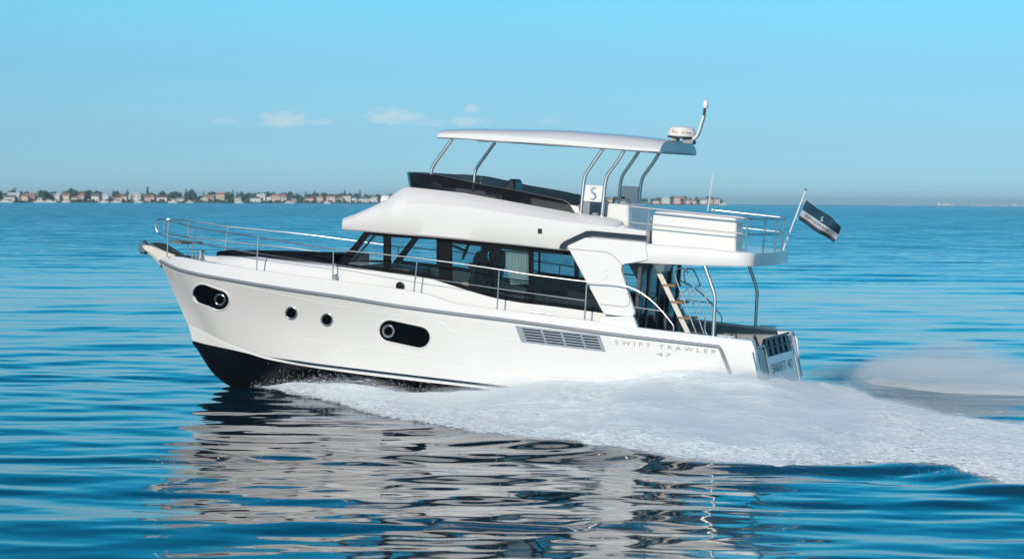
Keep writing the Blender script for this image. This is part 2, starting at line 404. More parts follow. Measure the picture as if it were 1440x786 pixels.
def house(u, w, h, rh, wall, roof, kind, lab, setback=12):
    D = SHD(u) + setback; p = at_shore(u, D); p[2] += 1.2
    o = root('house', lab, 'house', Matrix.Translation(Vector(p)) @ Matrix.Rotation(random.uniform(-.25, .25), 4, 'Z'), 'houses along the far shore')
    d = w * .7
    MB().box((0, 0, h / 2), (w, d, h)).build('wall', WM[wall], o, smooth=False)
    if kind == 'gable':
        r = MB().prism([(-w / 2 - .4, -d / 2 - .5, h + .01), (w / 2 + .4, -d / 2 - .5, h + .01), (w / 2 + .4, 0, h + rh), (-w / 2 - .4, 0, h + rh)], (0, 0, .25)); r.prism([(-w / 2 - .4, d / 2 + .5, h + .01), (w / 2 + .4, d / 2 + .5, h + .01), (w / 2 + .4, 0.02, h + rh), (-w / 2 - .4, 0.02, h + rh)], (0, 0, .25))
        g = MB().prism([(-w / 2, -d / 2, h), (-w / 2, d / 2, h), (-w / 2, 0, h + rh - .1)], (w, 0, 0)); g.build('gable_wall', WM[wall], o, smooth=False)
    elif kind == 'hip':
        a = [(-w / 2 - .4, -d / 2 - .4, h + .01), (w / 2 + .4, -d / 2 - .4, h + .01), (w / 2 + .4, d / 2 + .4, h + .01), (-w / 2 - .4, d / 2 + .4, h + .01), (-w * .18, 0, h + rh), (w * .18, 0, h + rh)]
        r = MB().add(a, [(0, 1, 5, 4), (1, 2, 5), (2, 3, 4, 5), (3, 0, 4), (3, 2, 1, 0)])
    else:
        r = MB().box((0, 0, h + .25), (w + .8, d + .8, .5))
    ro = r.build('roof', RM[roof], o, smooth=False)
    if kind != 'flat' and random.random() < .6: MB().box((w * .2, d * .1, h + rh * .8), (.9, .9, rh * .9)).build('chimney', WM[wall], ro, smooth=False)
    nf = max(1, int(h // 3)); nw = max(2, int(w // 3.6))
    for i in range(nf):
        for j in range(nw):
            if i == 0 and j == nw // 2:
                MB().box((-w / 2 + (j + .5) * w / nw, -d / 2 - .03, 1.1), (1.1, .1, 2.2)).build('door', RM['brown'], o, smooth=False)
            else:
                MB().box((-w / 2 + (j + .5) * w / nw, -d / 2 - .03, 1.6 + i * 3), (1.1, .1, 1.4)).build('window', MS['glassw'], o, smooth=False)
    return o
# (x in the sheet, width, wall height, roof height, wall, roof, kind)
HS = [(-30, 14, 6, 2.5, 'cream', 'terracotta', 'hip'), (14, 11, 4, 2, 'white', 'grey', 'gable'), (20, 12, 6, 2.6, 'white', 'white', 'gable'), (35, 9, 5, 2.2, 'peach', 'terracotta', 'hip'), (44, 8, 6, 2.2, 'brick', 'terracotta', 'gable'), (53, 10, 3.6, 1.6, 'white', 'grey', 'flat'),
      (76, 13, 5.6, 2.4, 'white', 'white', 'gable'), (84, 9, 3.6, 1.8, 'cream', 'grey', 'hip'), (93, 9, 6, 2.2, 'cream', 'terracotta', 'gable'), (108, 12, 3.8, 2, 'white', 'terracotta', 'hip'), (112, 10, 6.4, 2.4, 'pink', 'terracotta', 'gable'), (135, 9, 5.8, 2.4, 'white', 'grey', 'gable'),
      (147, 9, 6, 2.4, 'white', 'white', 'hip'), (155, 8, 3.6, 1.8, 'grey', 'grey', 'gable'), (164, 12, 4.2, 2, 'cream', 'brown', 'hip'), (172, 11, 5.8, 2.2, 'peach', 'brown', 'gable'), (189, 15, 7.6, 2.8, 'white', 'white', 'hip'), (196, 10, 4, 1.8, 'white', 'grey', 'flat'),
      (204, 12, 4.4, 2.2, 'peach', 'terracotta', 'gable'), (213, 9, 5.6, 2.2, 'pink', 'terracotta', 'hip'), (228, 12, 4.8, 2, 'white', 'brown', 'gable'), (242, 8, 3.4, 1.6, 'cream', 'grey', 'flat'), (254, 9, 3.6, 1.8, 'white', 'grey', 'gable'), (287, 9, 5.6, 2.2, 'cream', 'terracotta', 'hip'),
      (297, 9, 5.8, 2.4, 'brick', 'terracotta', 'gable'), (305, 8, 6.2, 2.2, 'cream', 'white', 'gable'), (311, 9, 8.4, 3, 'peach', 'terracotta', 'gable'), (335, 8, 4.6, 2, 'white', 'grey', 'gable'), (361, 14, 4.6, 2, 'white', 'brown', 'hip'), (368, 11, 7.6, 2.6, 'white', 'white', 'gable'),
      (379, 6, 6.5, 2.0, 'white', 'grey', 'flat'), (387, 13, 7.8, 2.6, 'peach', 'terracotta', 'hip'), (397, 9, 7.4, 2.4, 'cream', 'terracotta', 'gable'), (411, 13, 4, 2, 'grey', 'grey', 'hip'), (436, 11, 5, 2.2, 'peach', 'brown', 'gable'), (450, 9, 6.4, 2.4, 'pink', 'terracotta', 'hip'),
      (466, 12, 7.6, 3, 'cream', 'brown', 'gable'), (478, 9, 5, 2, 'ochre', 'terracotta', 'gable'), (487, 12, 8.4, 2.4, 'white', 'white', 'flat'), (495, 13, 6, 2.4, 'white', 'grey', 'hip'), (511, 14, 5.2, 2.2, 'white', 'grey', 'hip'), (524, 12, 5.4, 2.2, 'white', 'white', 'gable'), (548, 12, 6, 2.4, 'cream', 'terracotta', 'hip'),
      (840, 12, 7, 2.4, 'white', 'terracotta', 'hip'), (858, 10, 6, 2.4, 'peach', 'terracotta', 'gable'), (875, 12, 7, 2.4, 'cream', 'brown', 'hip'), (923, 11, 5, 2.2, 'cream', 'brown', 'hip'), (936.5, 14, 8.4, 3.2, 'white', 'white', 'hip'), (952, 11, 9.5, 3, 'peach', 'terracotta', 'gable'), (959.5, 7, 9, 3, 'brick', 'terracotta', 'gable'),
      (967, 10, 5.6, 2.4, 'pink', 'terracotta', 'hip'), (975, 10, 5.2, 2.2, 'cream', 'terracotta', 'gable'), (990, 12, 7.4, 2.8, 'white', 'grey', 'gable'), (998.5, 10, 8, 2.6, 'pink', 'terracotta', 'hip'), (1008, 10, 8.4, 2.8, 'cream', 'grey', 'gable')]
left_n = sum(1 for h in HS if h[0] < 700); i_l = i_r = 0
for hh in HS:
    u, w, h, rh, wall, roof, kind = hh
    if u < 700:
        i_l += 1; n = i_l; pos = (NUM[n - 1] + ' house from the left end of the far shore') if n <= 20 else (('%s house counted leftward from the yacht brow' % NUM[left_n - n]) if left_n - n < 20 else 'middle house of the left shore row')
    else:
        i_r += 1; n = i_r; pos = NUM[n - 1] + ' house from the left behind the flybridge'
    fl2 = 'low' if h < 4.7 else ('two-storey' if h < 7 else 'tall')
    house(u, w * .85, h * .86, rh * .9, wall, roof, kind, '%s %s house, %s roof, %s' % (fl2, wall, roof, pos), setback=random.uniform(6, 30))
# trees
def tree_mesh(kind, seed, m):
    r2 = random.Random(seed); mb = MB()
    def clump(c, r):
        bm = bmesh.new(); bmesh.ops.create_icosphere(bm, subdivisions=1, radius=r)
        vs = [Vector(c) + v.co * r2.uniform(.72, 1.28) for v in bm.verts]; fs = [tuple(v.index for v in f.verts) for f in bm.faces]; bm.free(); mb.add(vs, fs)
    def leaves(c, r, n):
        for _ in range(n):
            d = Vector((r2.gauss(0, 1), r2.gauss(0, 1), r2.gauss(0, 1))).normalized() * r * r2.uniform(.8, 1.25); p = Vector(c) + d; s = r2.uniform(.25, .55)
            a = Vector((r2.gauss(0, 1), r2.gauss(0, 1), r2.gauss(0, 1))).normalized(); b = a.orthogonal().normalized(); mb.add([p - a * s, p + b * s, p + a * s, p - b * s], [(0, 1, 2, 3)])
    if kind == 'round':
        for k in range(13):
            a = r2.uniform(0, 6.28); rr = r2.uniform(0, 3.0); z = r2.uniform(3.2, 8.6); rr *= 1 - .5 * abs(z - 6) / 4
            c = (rr * math.cos(a), rr * math.sin(a), z); rad = r2.uniform(.9, 1.9); clump(c, rad); leaves(c, rad, 16)
    elif kind == 'pointed':
        for k in range(12):
            z = 1.2 + k * 1.0; rad = 1.25 * (1 - k / 13.5) + .2; c = (r2.uniform(-.25, .25), r2.uniform(-.25, .25), z); clump(c, rad); leaves(c, rad, 8)
    elif kind == 'pine':
        for k in range(12):
            a = r2.uniform(0, 6.28); rr = r2.uniform(.4, 3.8); c = (rr * math.cos(a), rr * math.sin(a), r2.uniform(6.4, 8.4) - rr * .2); rad = r2.uniform(.8, 1.4); clump(c, rad); leaves(c, rad, 14)
    else:
        for k in range(9):
            c = (r2.uniform(-3, 3), r2.uniform(-1.5, 1.5), r2.uniform(.8, 2.6)); rad = r2.uniform(.9, 1.5); clump(c, rad); leaves(c, rad, 12)
    cr = mb.build('crown', m, None, angle=25)
    t = MB(); hgt = {'round': 5.5, 'pointed': 3, 'pine': 7, 'bush': 1.2}[kind]
    t.tube([(0, 0, -1), (r2.uniform(-.2, .2), 0, hgt * .5), (r2.uniform(-.4, .4), 0, hgt)], [.32, .25, .14], 6)
    for k in range(3):
        a = r2.uniform(0, 6.28); t.tube([(0, 0, hgt * .55), (1.4 * math.cos(a), 1.4 * math.sin(a), hgt * 1.0)], [.13, .05], 5)
    tr = t.build('trunk', MS['bark'])
    me = cr.data, tr.data
    for o in (cr, tr): bpy.data.objects.remove(o)
    return me
TM = {k: [tree_mesh(k, 40 + 7 * i + j, MS['fol'] if j % 2 else MS['fol2']) for i in range(3) for j in range(2)] for k in ('round', 'pointed', 'pine', 'bush')}
TL = {'round': ('broadleaf_tree', 'dark bushy tree standing among the far shore houses', 'bushy trees on the far shore'), 'pointed': ('cypress_tree', 'slim pointed dark tree rising above the far shore roofs', 'pointed trees on the far shore'),
      'pine': ('umbrella_pine', 'flat-topped dark pine standing on the far shore', 'pines on the far shore'), 'bush': ('shore_bush', 'low dark bush at the water edge of the far shore', 'bushes on the far shore')}
def tree(kind, u, s, back):
    p = at_shore(u, SHD(u) + back); p[2] += .8; nm, lab, grp = TL[kind]
    o = root(nm, lab, 'tree' if kind != 'bush' else 'bush', Matrix.Translation(Vector(p)) @ Matrix.Rotation(random.uniform(0, 6.28), 4, 'Z') @ Matrix.Diagonal((s * .92 * random.uniform(.85, 1.3), s * .92 * random.uniform(.85, 1.3), s * .88, 1)), grp)
    cm, tm = random.choice(TM[kind])
    for nme, me in (('crown', cm), ('trunk', tm)):
        c = bpy.data.objects.new(nme, me); COL.objects.link(c); c.parent = o
# big distinctive ones first
for (k, u, s, b) in (('pointed', 21, 1.15, 50), ('pointed', 2, .9, 60), ('round', 100, 1.55, 30), ('round', 104, 1.4, 40), ('round', 60, 1.25, 30), ('round', 66, 1.2, 34), ('round', 72, 1.1, 40), ('pointed', 119, .95, 40), ('pointed', 129, .98, 40),
                     ('pointed', 166, 1.0, 50), ('round', 180, 1.15, 60), ('round', 227, 1.35, 50), ('round', 243, 1.3, 50), ('round', 270, 1.6, 40), ('round', 264, 1.2, 44), ('round', 322, 1.3, 50), ('round', 340, 1.4, 60), ('round', 373, 1.5, 90), ('pine', 383, 1.25, 100), ('round', 407, 1.35, 70), ('pointed', 430, 1.15, 60),
                     ('round', 443, 1.3, 60), ('round', 456, 1.2, 60), ('round', 530, 1.2, 60), ('round', 945, 1.5, 70), ('round', 980, 1.35, 40), ('round', 962, 1.5, 80), ('round', 1001, 1.5, 80), ('round', 994, 1.5, 90), ('round', 926, 1.2, 70), ('round', 1012, 1.0, 30)):
    tree(k, u, s, b)
for u in np.arange(-60, 562, 3.6):
    tree(random.choices(['round', 'pine', 'pointed', 'bush'], [6, 1.5, .8, 1])[0], u + random.uniform(-3, 3), random.uniform(.8, 1.3) * (1.0 + .0003 * max(u, 0)), random.uniform(25, 110))
for u in np.arange(826, 1014, 6.): tree(random.choices(['round', 'pine'], [5, 1])[0], u + random.uniform(-2, 2), random.uniform(.9, 1.3), random.uniform(25, 90))
for u in np.arange(-40, 560, 13.): tree('bush', u + random.uniform(-5, 5), random.uniform(.6, 1.0), random.uniform(2, 6))
# boats moored along the shore
def moored(u, L, lab, cabin=True):
    p = at_shore(u, SHD(u) - 14); o = root('moored_boat', lab, 'boat', Matrix.Translation(Vector(p)) @ Matrix.Rotation(random.choice((0, math.pi)) + random.uniform(-.3, .3), 4, 'Z'), 'small boats moored along the far shore')
    rows = []
    for s_, wd, sh in ((-1, .8, 1.3), (-.4, 1, 1.3), (.3, .95, 1.45), (.75, .55, 1.7), (1, .04, 1.95)):
        x = s_ * L / 2; b = L * .16 * wd; rows.append([(x, -b, sh), (x, -b * .8, 0), (x, 0, -.5), (x, b * .8, 0), (x, b, sh)])
    MB().loft(rows, closed=True, cap=True).build('hull', WM['white'], o)
    c = MB().prism([(-L * .25, -L * .1, 1.3), (L * .18, -L * .1, 1.4), (L * .08, -L * .1, 2.9), (-L * .2, -L * .1, 2.9)], (0, L * .2, 0)).build('cabin', WM['white'], o, smooth=False)
    MB().prism([(-L * .16, -L * .1 - .03, 2.0), (L * .10, -L * .1 - .03, 2.05), (L * .06, -L * .1 - .03, 2.6), (-L * .15, -L * .1 - .03, 2.6)], (0, .02, 0)).build('window', MS['glassw'], c, smooth=False)
BT = [(8, 13, 'long white motor boat moored at the left end of the far shore'), (55, 10, 'white boat moored left of the big round tree on the far shore'), (70, 12, 'white boat moored below the clump of bushy trees'), (93, 8, 'small white boat moored below the biggest round tree'), (146, 9, 'small white boat moored under the thin mast'),
      (163, 10, 'white boat moored below the cream house with brown roof'), (195, 9, 'white boat moored right of the largest white house'), (243, 9, 'white boat moored in the gap before the second big tree'), (267, 8, 'small white boat moored below the second big round tree'),
      (336, 9, 'white boat moored right of the tall peach house'), (407, 11, 'white boat moored right of the pine clump'), (460, 8, 'small white boat moored left of the tall flat-roofed block'), (1017, 13, 'white boat moored off the tip of the far shore')]
for b in BT: moored(*b)
p = at_shore(145, SHD(145) + 15); o = root('radio_mast', 'thin white mast standing above the far shore roofs', 'mast', Matrix.Translation(Vector(p)))
mo = MB().tube([(0, 0, 0), (0, 0, 20)], [.28, .14], 6).build('pole', WM['white'], o); MB().tube([(-1.2, 0, 15), (1.2, 0, 15)], .12, 5).build('spreader', WM['white'], o)
# far low land, hazy, right of the yacht
for (u, D, w, h, n_) in ((1330, 6400, 34, 9, 5), (1392, 6600, 90, 3.5, 7), (1436, 6500, 40, 5.5, 4), (1260, 6800, 60, 2.5, 5)):
    p = at_shore(u, D); mbh = []; 
    for k in range(n_):
        x = (k / (n_ - 1) - .5) * w; hh = h * random.uniform(.55, 1.); o = root('distant_building', 'pale low building on the horizon right of the flag', 'building', Matrix.Translation(Vector(p + np.array((x, random.uniform(0, 30), -1.2)))), 'pale buildings on the horizon')
        MB().box((0, 0, hh / 2), (w / n_ * .9, 8, hh)).build('wall', WM['white'], o, smooth=False); MB().prism([(-w / n_ * .48, -4.3, hh), (w / n_ * .48, -4.3, hh), (w / n_ * .3, -4.3, hh + .9), (-w / n_ * .3, -4.3, hh + .9)], (0, 8.6, 0)).build('roof', RM['white'], o, smooth=False)

# ------------------------------------------------------------------ the motor yacht
yacht = root('motor_yacht', 'white flybridge motor yacht planing across the calm sea', 'boat', BOAT)
XS = -6.30                                           # transom at deck height
def line_px(lst, tail=None):
    a = [P(u, v, y) for u, v, y in lst]
    if tail: a += [np.array(t, float) for t in tail]
    return np.array(a)
RUB = line_px([(224.5, 366, .05), (232, 370, .30), (240, 374, .50), (256, 380, .82), (283, 386.5, 1.15), (320, 393, 1.42), (361, 400, 1.64), (420, 409, 1.86), (480, 417.5, 2.0),
               (557, 430, 2.10), (643, 441.6, 2.15), (720, 451, 2.16), (850, 468.5, 2.16), (1010, 487, 2.08)], [(-6.38, 2.05, 1.75)])
TOP = line_px([(225.5, 361.5, .04), (234, 360, .30), (244, 360.5, .52), (258, 362.5, .76), (283, 367.5, 1.08), (320, 373.5, 1.34), (361, 380, 1.55), (468, 394, 1.90), (540, 403.5, 2.0),
               (582, 410, 2.04), (612, 418, 2.07), (640, 427, 2.09), (699, 435, 2.10), (822, 450, 2.10), (900, 461, 2.07), (1003, 473, 2.02)], [(-6.28, 1.98, 1.93)])
CHINE = line_px([(263, 454, .03), (285, 464, .27), (313, 478, .60), (345, 490, .86), (378, 501.5, 1.08), (430, 510, 1.38), (480, 516.5, 1.58), (560, 526, 1.76), (705, 543, 1.9)], [(-6.62, 1.9, .47)])
PAINT = line_px([(271, 479, .025), (290, 484, .26), (313, 489, .56), (345, 496, .82), (378, 505.5, 1.05), (430, 515, 1.34), (480, 522.5, 1.54), (560, 532.5, 1.72), (705, 549, 1.86)], [(-6.62, 1.86, .38)])
KEEL = np.array([P(271, 479.5, 0), P(284, 502, 0), P(300, 525, 0), P(320, 541, 0), P(345, 552, 0), (4.4, 0, -.68), (3, 0, -.8), (0, 0, -.85), (-6.62, 0, -.7)])
NS = 90
SP = np.linspace(0, 1, NS) ** 1.7
def row(a, extra=None):
    x = a[0, 0] + (a[-1, 0] - a[0, 0]) * SP
    return np.stack([x, pchip(a[:, 0], a[:, 1], x), pchip(a[:, 0], a[:, 2], x)], -1)
rR, rT, rC, rP, rK = map(row, (RUB, TOP, CHINE, PAINT, KEEL))
def between(a, b, t, hollow):
    r = a * (1 - t) + b * t; w = np.clip((r[:, 0] - .5) / 5.5, 0, 1)
    r[:, 1] -= hollow * np.sin(math.pi * t) * np.sin(math.pi * np.clip(w, 0, 1)) ** .8
    return r
topsides = [between(rR, rC, t, .12) for t in np.linspace(0, 1, 9)]
def hull_y(x, z):
    best = None
    cols = []
    for r in topsides:
        xx = r[::-1, 0]; cols.append((np.interp(x, xx, r[::-1, 1]), np.interp(x, xx, r[::-1, 2])))
    ys = np.array([c[0] for c in cols])[::-1]; zs = np.array([c[1] for c in cols])[::-1]
    return float(np.interp(z, zs, ys))
def HP(u, v, off=0.):
    y = 1.9
    for _ in range(12):
        p = P(u, v, y); y = .5 * y + .5 * hull_y(p[0], p[2])
    p = P(u, v, y); p[1] += off; return p

# hull: white topsides, black bottom; both sides in one skin
mb = MB()
lowT = rC.copy(); lowT[:, 1] -= .03
white = topsides + [lowT, rP]
kb = [rP * (1 - t) + rK * t for t in (0, .3, .6, 1)]
kb[1][:, 2] -= .05; kb[2][:, 2] -= .06
for sgn in (1, -1):
    W = [np.stack([r[:, 0], sgn * r[:, 1], r[:, 2]], -1) for r in white]
    B = [np.stack([r[:, 0], sgn * r[:, 1], r[:, 2]], -1) for r in kb]
    mb.loft(W, mi=0); mb.loft(B, mi=1)
    # bulwark: rubbing strake up to cap rail, over and down inside
    Tm = np.stack([rT[:, 0], sgn * (rT[:, 1]), rT[:, 2]], -1)
    R0 = np.stack([rR[:, 0], sgn * rR[:, 1], rR[:, 2]], -1)
    inn = np.stack([rT[:, 0] - .10 * (1 - SP) * .6, sgn * np.maximum(rT[:, 1] - .11, .012), rT[:, 2] + .005], -1)
    mid = (Tm + R0) / 2; mid[:, 1] += sgn * .012
    deckin = inn.copy(); deckin[:, 2] -= .15
    low = inn.copy(); xa = inn[:, 0]; low[:, 2] = np.where(xa < -3.75, .93, deckin[:, 2]); 
    mb.loft([R0, mid, Tm], mi=0); mb.loft([Tm, inn], mi=0); mb.loft([inn, deckin, low], mi=0)
hull = mb.build('hull', None, yacht, merge=True, angle=28, mats=[M['gel'], M['anti']])

# deck sheet inside the bulwarks (forward of the cockpit)
mb = MB(); rows = []
for i in range(NS):
    if rT[i, 0] < -3.72: break
    yb = max(rT[i, 1] - .10, .012); zb = rT[i, 2] - .14; xx = rT[i, 0] - .06 * (1 - SP[i])
    rows.append([(xx, t * yb, zb + .05 * (1 - t * t)) for t in np.linspace(-1, 1, 9)])
mb.loft(rows); mb.build('deck', M['gelmatt'], yacht)
mb = MB(); mb.box((-5.05, 0, .90), (2.7, 3.9, .06)); mb.build('cockpit_floor', M['wood'], yacht)

# rubbing strake and its turn-down at the quarter
for sgn in (1, -1):
    pts = [(p[0], sgn * (p[1] + .012), p[2]) for p in rR if p[0] > -5.66]
    e = P(1010, 487, 2.08); f = P(1025, 521, 2.04)
    pts += [(e[0], sgn * (e[1] + .012), e[2]), (e[0] - .06, sgn * (e[1] + .012), e[2] - .06), (f[0], sgn * (hull_y(f[0], f[2]) + .012), f[2]), (f[0] - .07, sgn * (hull_y(f[0] - .07, f[2] - .17) + .012), f[2] - .17)]
    MB().tube(pts, .036, 8).build('rubbing_strake', M['grey'], yacht)
    c = []
    for r_ in rC:
        if r_[0] < 4.42: c.append(r_)
    wd = lambda i: min(1, i / 6)
    a = [(p[0], sgn * (p[1] + .004), p[2] + .018 * wd(i)) for i, p in enumerate(c)]; b = [(p[0], sgn * (p[1] + .006), p[2] - .028 * wd(i)) for i, p in enumerate(c)]
    MB().loft([a, b]).build('boot_stripe', M['navy'], yacht)
# faint moulded crease lines of the topsides
def crease(pxs):
    pts = []
    for (a, b) in zip(pxs[:-1], pxs[1:]):
        for k in range(6): t = k / 6; pts.append((a[0] + (b[0] - a[0]) * t, a[1] + (b[1] - a[1]) * t))
    pts.append(pxs[-1]); mb = MB()
    for s in (1, -1):
        mb.tube([(lambda p: (p[0], s * p[1], p[2]))(HP(u, v, .0)) for u, v in pts], .007, 6)
    return mb
mb = crease([(300, 392), (360, 407), (470, 430), (560, 444), (600, 447), (620, 453), (635, 465), (660, 472), (720, 479), (850, 495), (1020, 517)])
mb2 = crease([(385, 470), (470, 484), (560, 496), (700, 519), (800, 532)])
mb.v, f0 = mb.v + mb2.v, len(mb.v); mb.f += [tuple(i + f0 for i in f) for f in mb2.f]; mb.mi += mb2.mi
mb.build('hull_crease', M['gel'], yacht)

# hull windows and portholes
def hull_outline(pts, off): return [HP(u, v, off) for u, v in pts]
def stadium(a, b, r, n=14):
    ax, ay = a; bx, by = b; th = math.atan2(by - ay, bx - ax); out = []
    for k in range(n + 1): t = th + math.pi / 2 + math.pi * k / n; out.append((ax + r * math.cos(t), ay + r * math.sin(t)))
    for k in range(n + 1): t = th - math.pi / 2 + math.pi * k / n; out.append((bx + r * math.cos(t), by + r * math.sin(t)))
    return out
def patch_hull(pts, off, c):
    n = len(pts); rings = []
    for f in (1, .8, .6, .4, .2, .02): rings.append([HP(c[0] + (u - c[0]) * f, c[1] + (v - c[1]) * f, off) for u, v in pts])
    back = [p - np.array((0, .03, 0)) for p in rings[0]]
    mb = MB().loft([back] + rings, closed=True, cap=True); return mb
def ring_hull(pts, off, r, thick_px=0):
    o = [Vector(p) for p in hull_outline(pts, off)]; o.append(o[0]); o.append(o[1])
    return MB().tube(o, r, 8, cap=False)
def mirror_obj(o, name=None):
    c = o.copy(); c.data = o.data.copy(); c.data.transform(Matrix.Scale(-1, 4, (0, 1, 0))); c.data.flip_normals(); COL.objects.link(c); c.parent = o.parent; return c
def circ(c, r, n=24, sx=.95): return [(c[0] + r * sx * math.cos(2 * math.pi * k / n), c[1] + r * math.sin(2 * math.pi * k / n)) for k in range(n)]
def porthole(c, r, par, name='porthole', tube=.019, mir_=True):
    g = patch_hull(circ(c, r), .012, c).build(name, M['glasshull'], par)
    g2 = ring_hull(circ(c, r), .014, tube).build('porthole_rim', M['steel'], g)
    if mir_:
        h = mirror_obj(g); k = g2.copy(); k.data = g2.data.copy(); k.data.transform(Matrix.Scale(-1, 4, (0, 1, 0))); COL.objects.link(k); k.parent = h
    return g
for (a, b, r, pc, pr) in (((285, 413.5), (308.5, 422), 13.0, (310, 421.5), 7.3), ((548.5, 465), (590, 474), 14.4, (546.5, 465.5), 7.8)):
    st = stadium(a, b, r); cc = ((a[0] + b[0]) / 2, (a[1] + b[1]) / 2)
    w = patch_hull(st, .014, cc).build('hull_window', M['glasshull'], yacht, angle=60)
    rim = ring_hull(stadium(a, b, r + 1.6), .0, .016).build('window_surround', M['gel'], w)
    w2 = mirror_obj(w); r2 = mirror_obj(rim); r2.parent = w2
    g = ring_hull(circ(pc, pr), .018, .024).build('porthole_rim', M['steel'], w)
    g2 = mirror_obj(g); g2.parent = w2
for c in ((410, 440), (460, 449.5)):
    porthole(c, 8.2, yacht)

# engine-room vent: grey frame with slots
Q = [(725, 458), (843.5, 471.5), (851.5, 494), (733.5, 480.5)]
def q(s, t, off):
    u = (Q[0][0] * (1 - s) + Q[1][0] * s) * (1 - t) + (Q[3][0] * (1 - s) + Q[2][0] * s) * t
    v = (Q[0][1] * (1 - s) + Q[1][1] * s) * (1 - t) + (Q[3][1] * (1 - s) + Q[2][1] * s) * t
    return HP(u, v, off)
for sgn in (1, -1):
    S = lambda p: (p[0], sgn * p[1], p[2])
    mbk = MB().loft([[S(q(s, t, .004)) for s in np.linspace(0, 1, 9)] for t in np.linspace(0, 1, 5)])
    vent = mbk.build('hull_vent', M['black'], yacht)
    mbf = MB()
    def bar(s0, s1, t0, t1):
        po = [q(s0, t0, .022), q(s1, t0, .022), q(s1, t1, .022), q(s0, t1, .022)]
        mbf.prism([S(p) for p in po], (0, -sgn * .02, 0))
    cs = [0, .075, .29, .315, .525, .55, .76, .785, .96, 1]
    for a, b in ((cs[0], cs[1]), (cs[2], cs[3]), (cs[4], cs[5]), (cs[6], cs[7]), (cs[8], cs[9])): bar(a, b, 0, 1)
    for k in range(6):
        tc = .06 + .88 * k / 5; hw = .035 if k in (0, 5) else .042
        lo, hi = (0, tc + .05) if k == 0 else ((tc - .05, 1) if k == 5 else (tc - hw, tc + hw))
        for a, b in ((cs[1], cs[2]), (cs[3], cs[4]), (cs[5], cs[6]), (cs[7], cs[8])): bar(a, b, lo, hi)
    mbf.build('vent_grille', M['greyplate'], vent, smooth=False)

# hull lettering, both sides
def hull_text(s, u0, v0, u1, v1, size, sp):
    a = HP(u0, v0, .006); b = HP(u1, v1, .006)
    o = text('hull_lettering', s, M['letter'], yacht, a, b - a, (0, 0, 1), size, np.linalg.norm(b - a), sp, .0)
    for v in o.data.vertices: v.co.y = hull_y(v.co.x, v.co.z) + .008
    A, B = mir([b, a]); text('hull_lettering', s, M['letter'], yacht, A, B - A, (0, 0, 1), size, np.linalg.norm(b - a), sp, .003)
hull_text("SWIFT TRAWLER", 865, 483.5, 1007, 497.5, .115, 1.7)
hull_text("47", 923, 500, 944, 502, .095, 1.2)

# ---- stem fitting, anchor roller
mb = MB(); pts = [P(228, 369, 0), P(217, 358, 0), P(207, 352, 0), P(203, 346, 0), P(207, 344.5, 0), P(216, 346, 0), P(250, 359, 0), P(240, 366, 0)]
mb.prism([p + np.array((0, .13, 0)) for p in pts], (0, -.26, 0)); mb.build('bow_roller', M['cream'], yacht, bevel=.02)
mb = MB(); pts = [P(214, 341.5, 0), P(228, 341.5, 0), P(236, 345, 0), P(262, 361, 0), P(250, 363, 0), P(232, 353, 0), P(222, 347, 0)]
mb.prism([p + np.array((0, .055, 0)) for p in pts], (0, -.11, 0)); mb.build('roller_channel', M['black'], yacht, bevel=.012)
mb = MB(); pts = [P(207, 355, 0), P(215, 360, 0), P(224, 371, 0), P(228, 376, 0), P(229, 369, 0), P(217, 357.5, 0)]
mb.prism([p + np.array((0, .10, 0)) for p in pts], (0, -.2, 0)); mb.build('stem_plate', M['steel'], yacht, bevel=.01)
mb = MB().lathe([(.085, 0), (.085, .05), (.05, .06), (.05, .13), (.085, .15), (.085, .19), (.03, .2)], P(282, 364, .25), n=16); mb.build('windlass', M['steel'], yacht)
mb = MB(); mb.box(P(266, 363.5, .35) + np.array((0, 0, .03)), (.22, .05, .06)); mb.build('bow_cleat', M['black'], yacht, bevel=.01)

# ---- coachroof and sun pad
st = [(300, 369, .45, .0), (306, 359.5, .78, 1), (363, 362, 1.02, 1), (405, 367.5, 1.2, 1), (440, 371, 1.35, 1), (492, 376, 1.52, 1)]
mb = MB(); rows = []
for (u, v, y, w) in st:
    p = P(u, v, y); x, z = p[0], p[2]
    if w == 0: x = 6.12; z = 2.25
    zl = 2.0
    sec = [(x + (.0), y + .12, zl), (x, y + .05, z - .10), (x, y, z - .02), (x, y - .06, z), (x, y * .5, z + .03), (x, 0, z + .04)]
    rows.append(sec + [(a, -b, c) for a, b, c in sec[-2::-1]])
front = [(r[0] + .10, r[1] * .8, 2.0) for r in rows[0]]
mb.loft([front] + rows, cap=True); mb.build('coachroof', M['gel'], yacht, angle=50)
mb = MB(); rows = []
for (u, v0, v1, y) in ((304.5, 353.5, 358.5, .66), (363, 354.5, 360.5, .86), (420, 357, 364.5, .98), (468, 358.5, 368, 1.05)):
    a, b = P(u, v0, y), P(u, v1, y); sec = [(a[0], y, b[2] - .02), (a[0], y, a[2] - .02), (a[0], y - .05, a[2]), (a[0], 0, a[2] + .02)]
    rows.append(sec + [(p, -q_, r) for p, q_, r in sec[-2::-1]])
mb.loft(rows, cap=True); pad = mb.build('sun_pad', M['cushion'], yacht, bevel=.015)

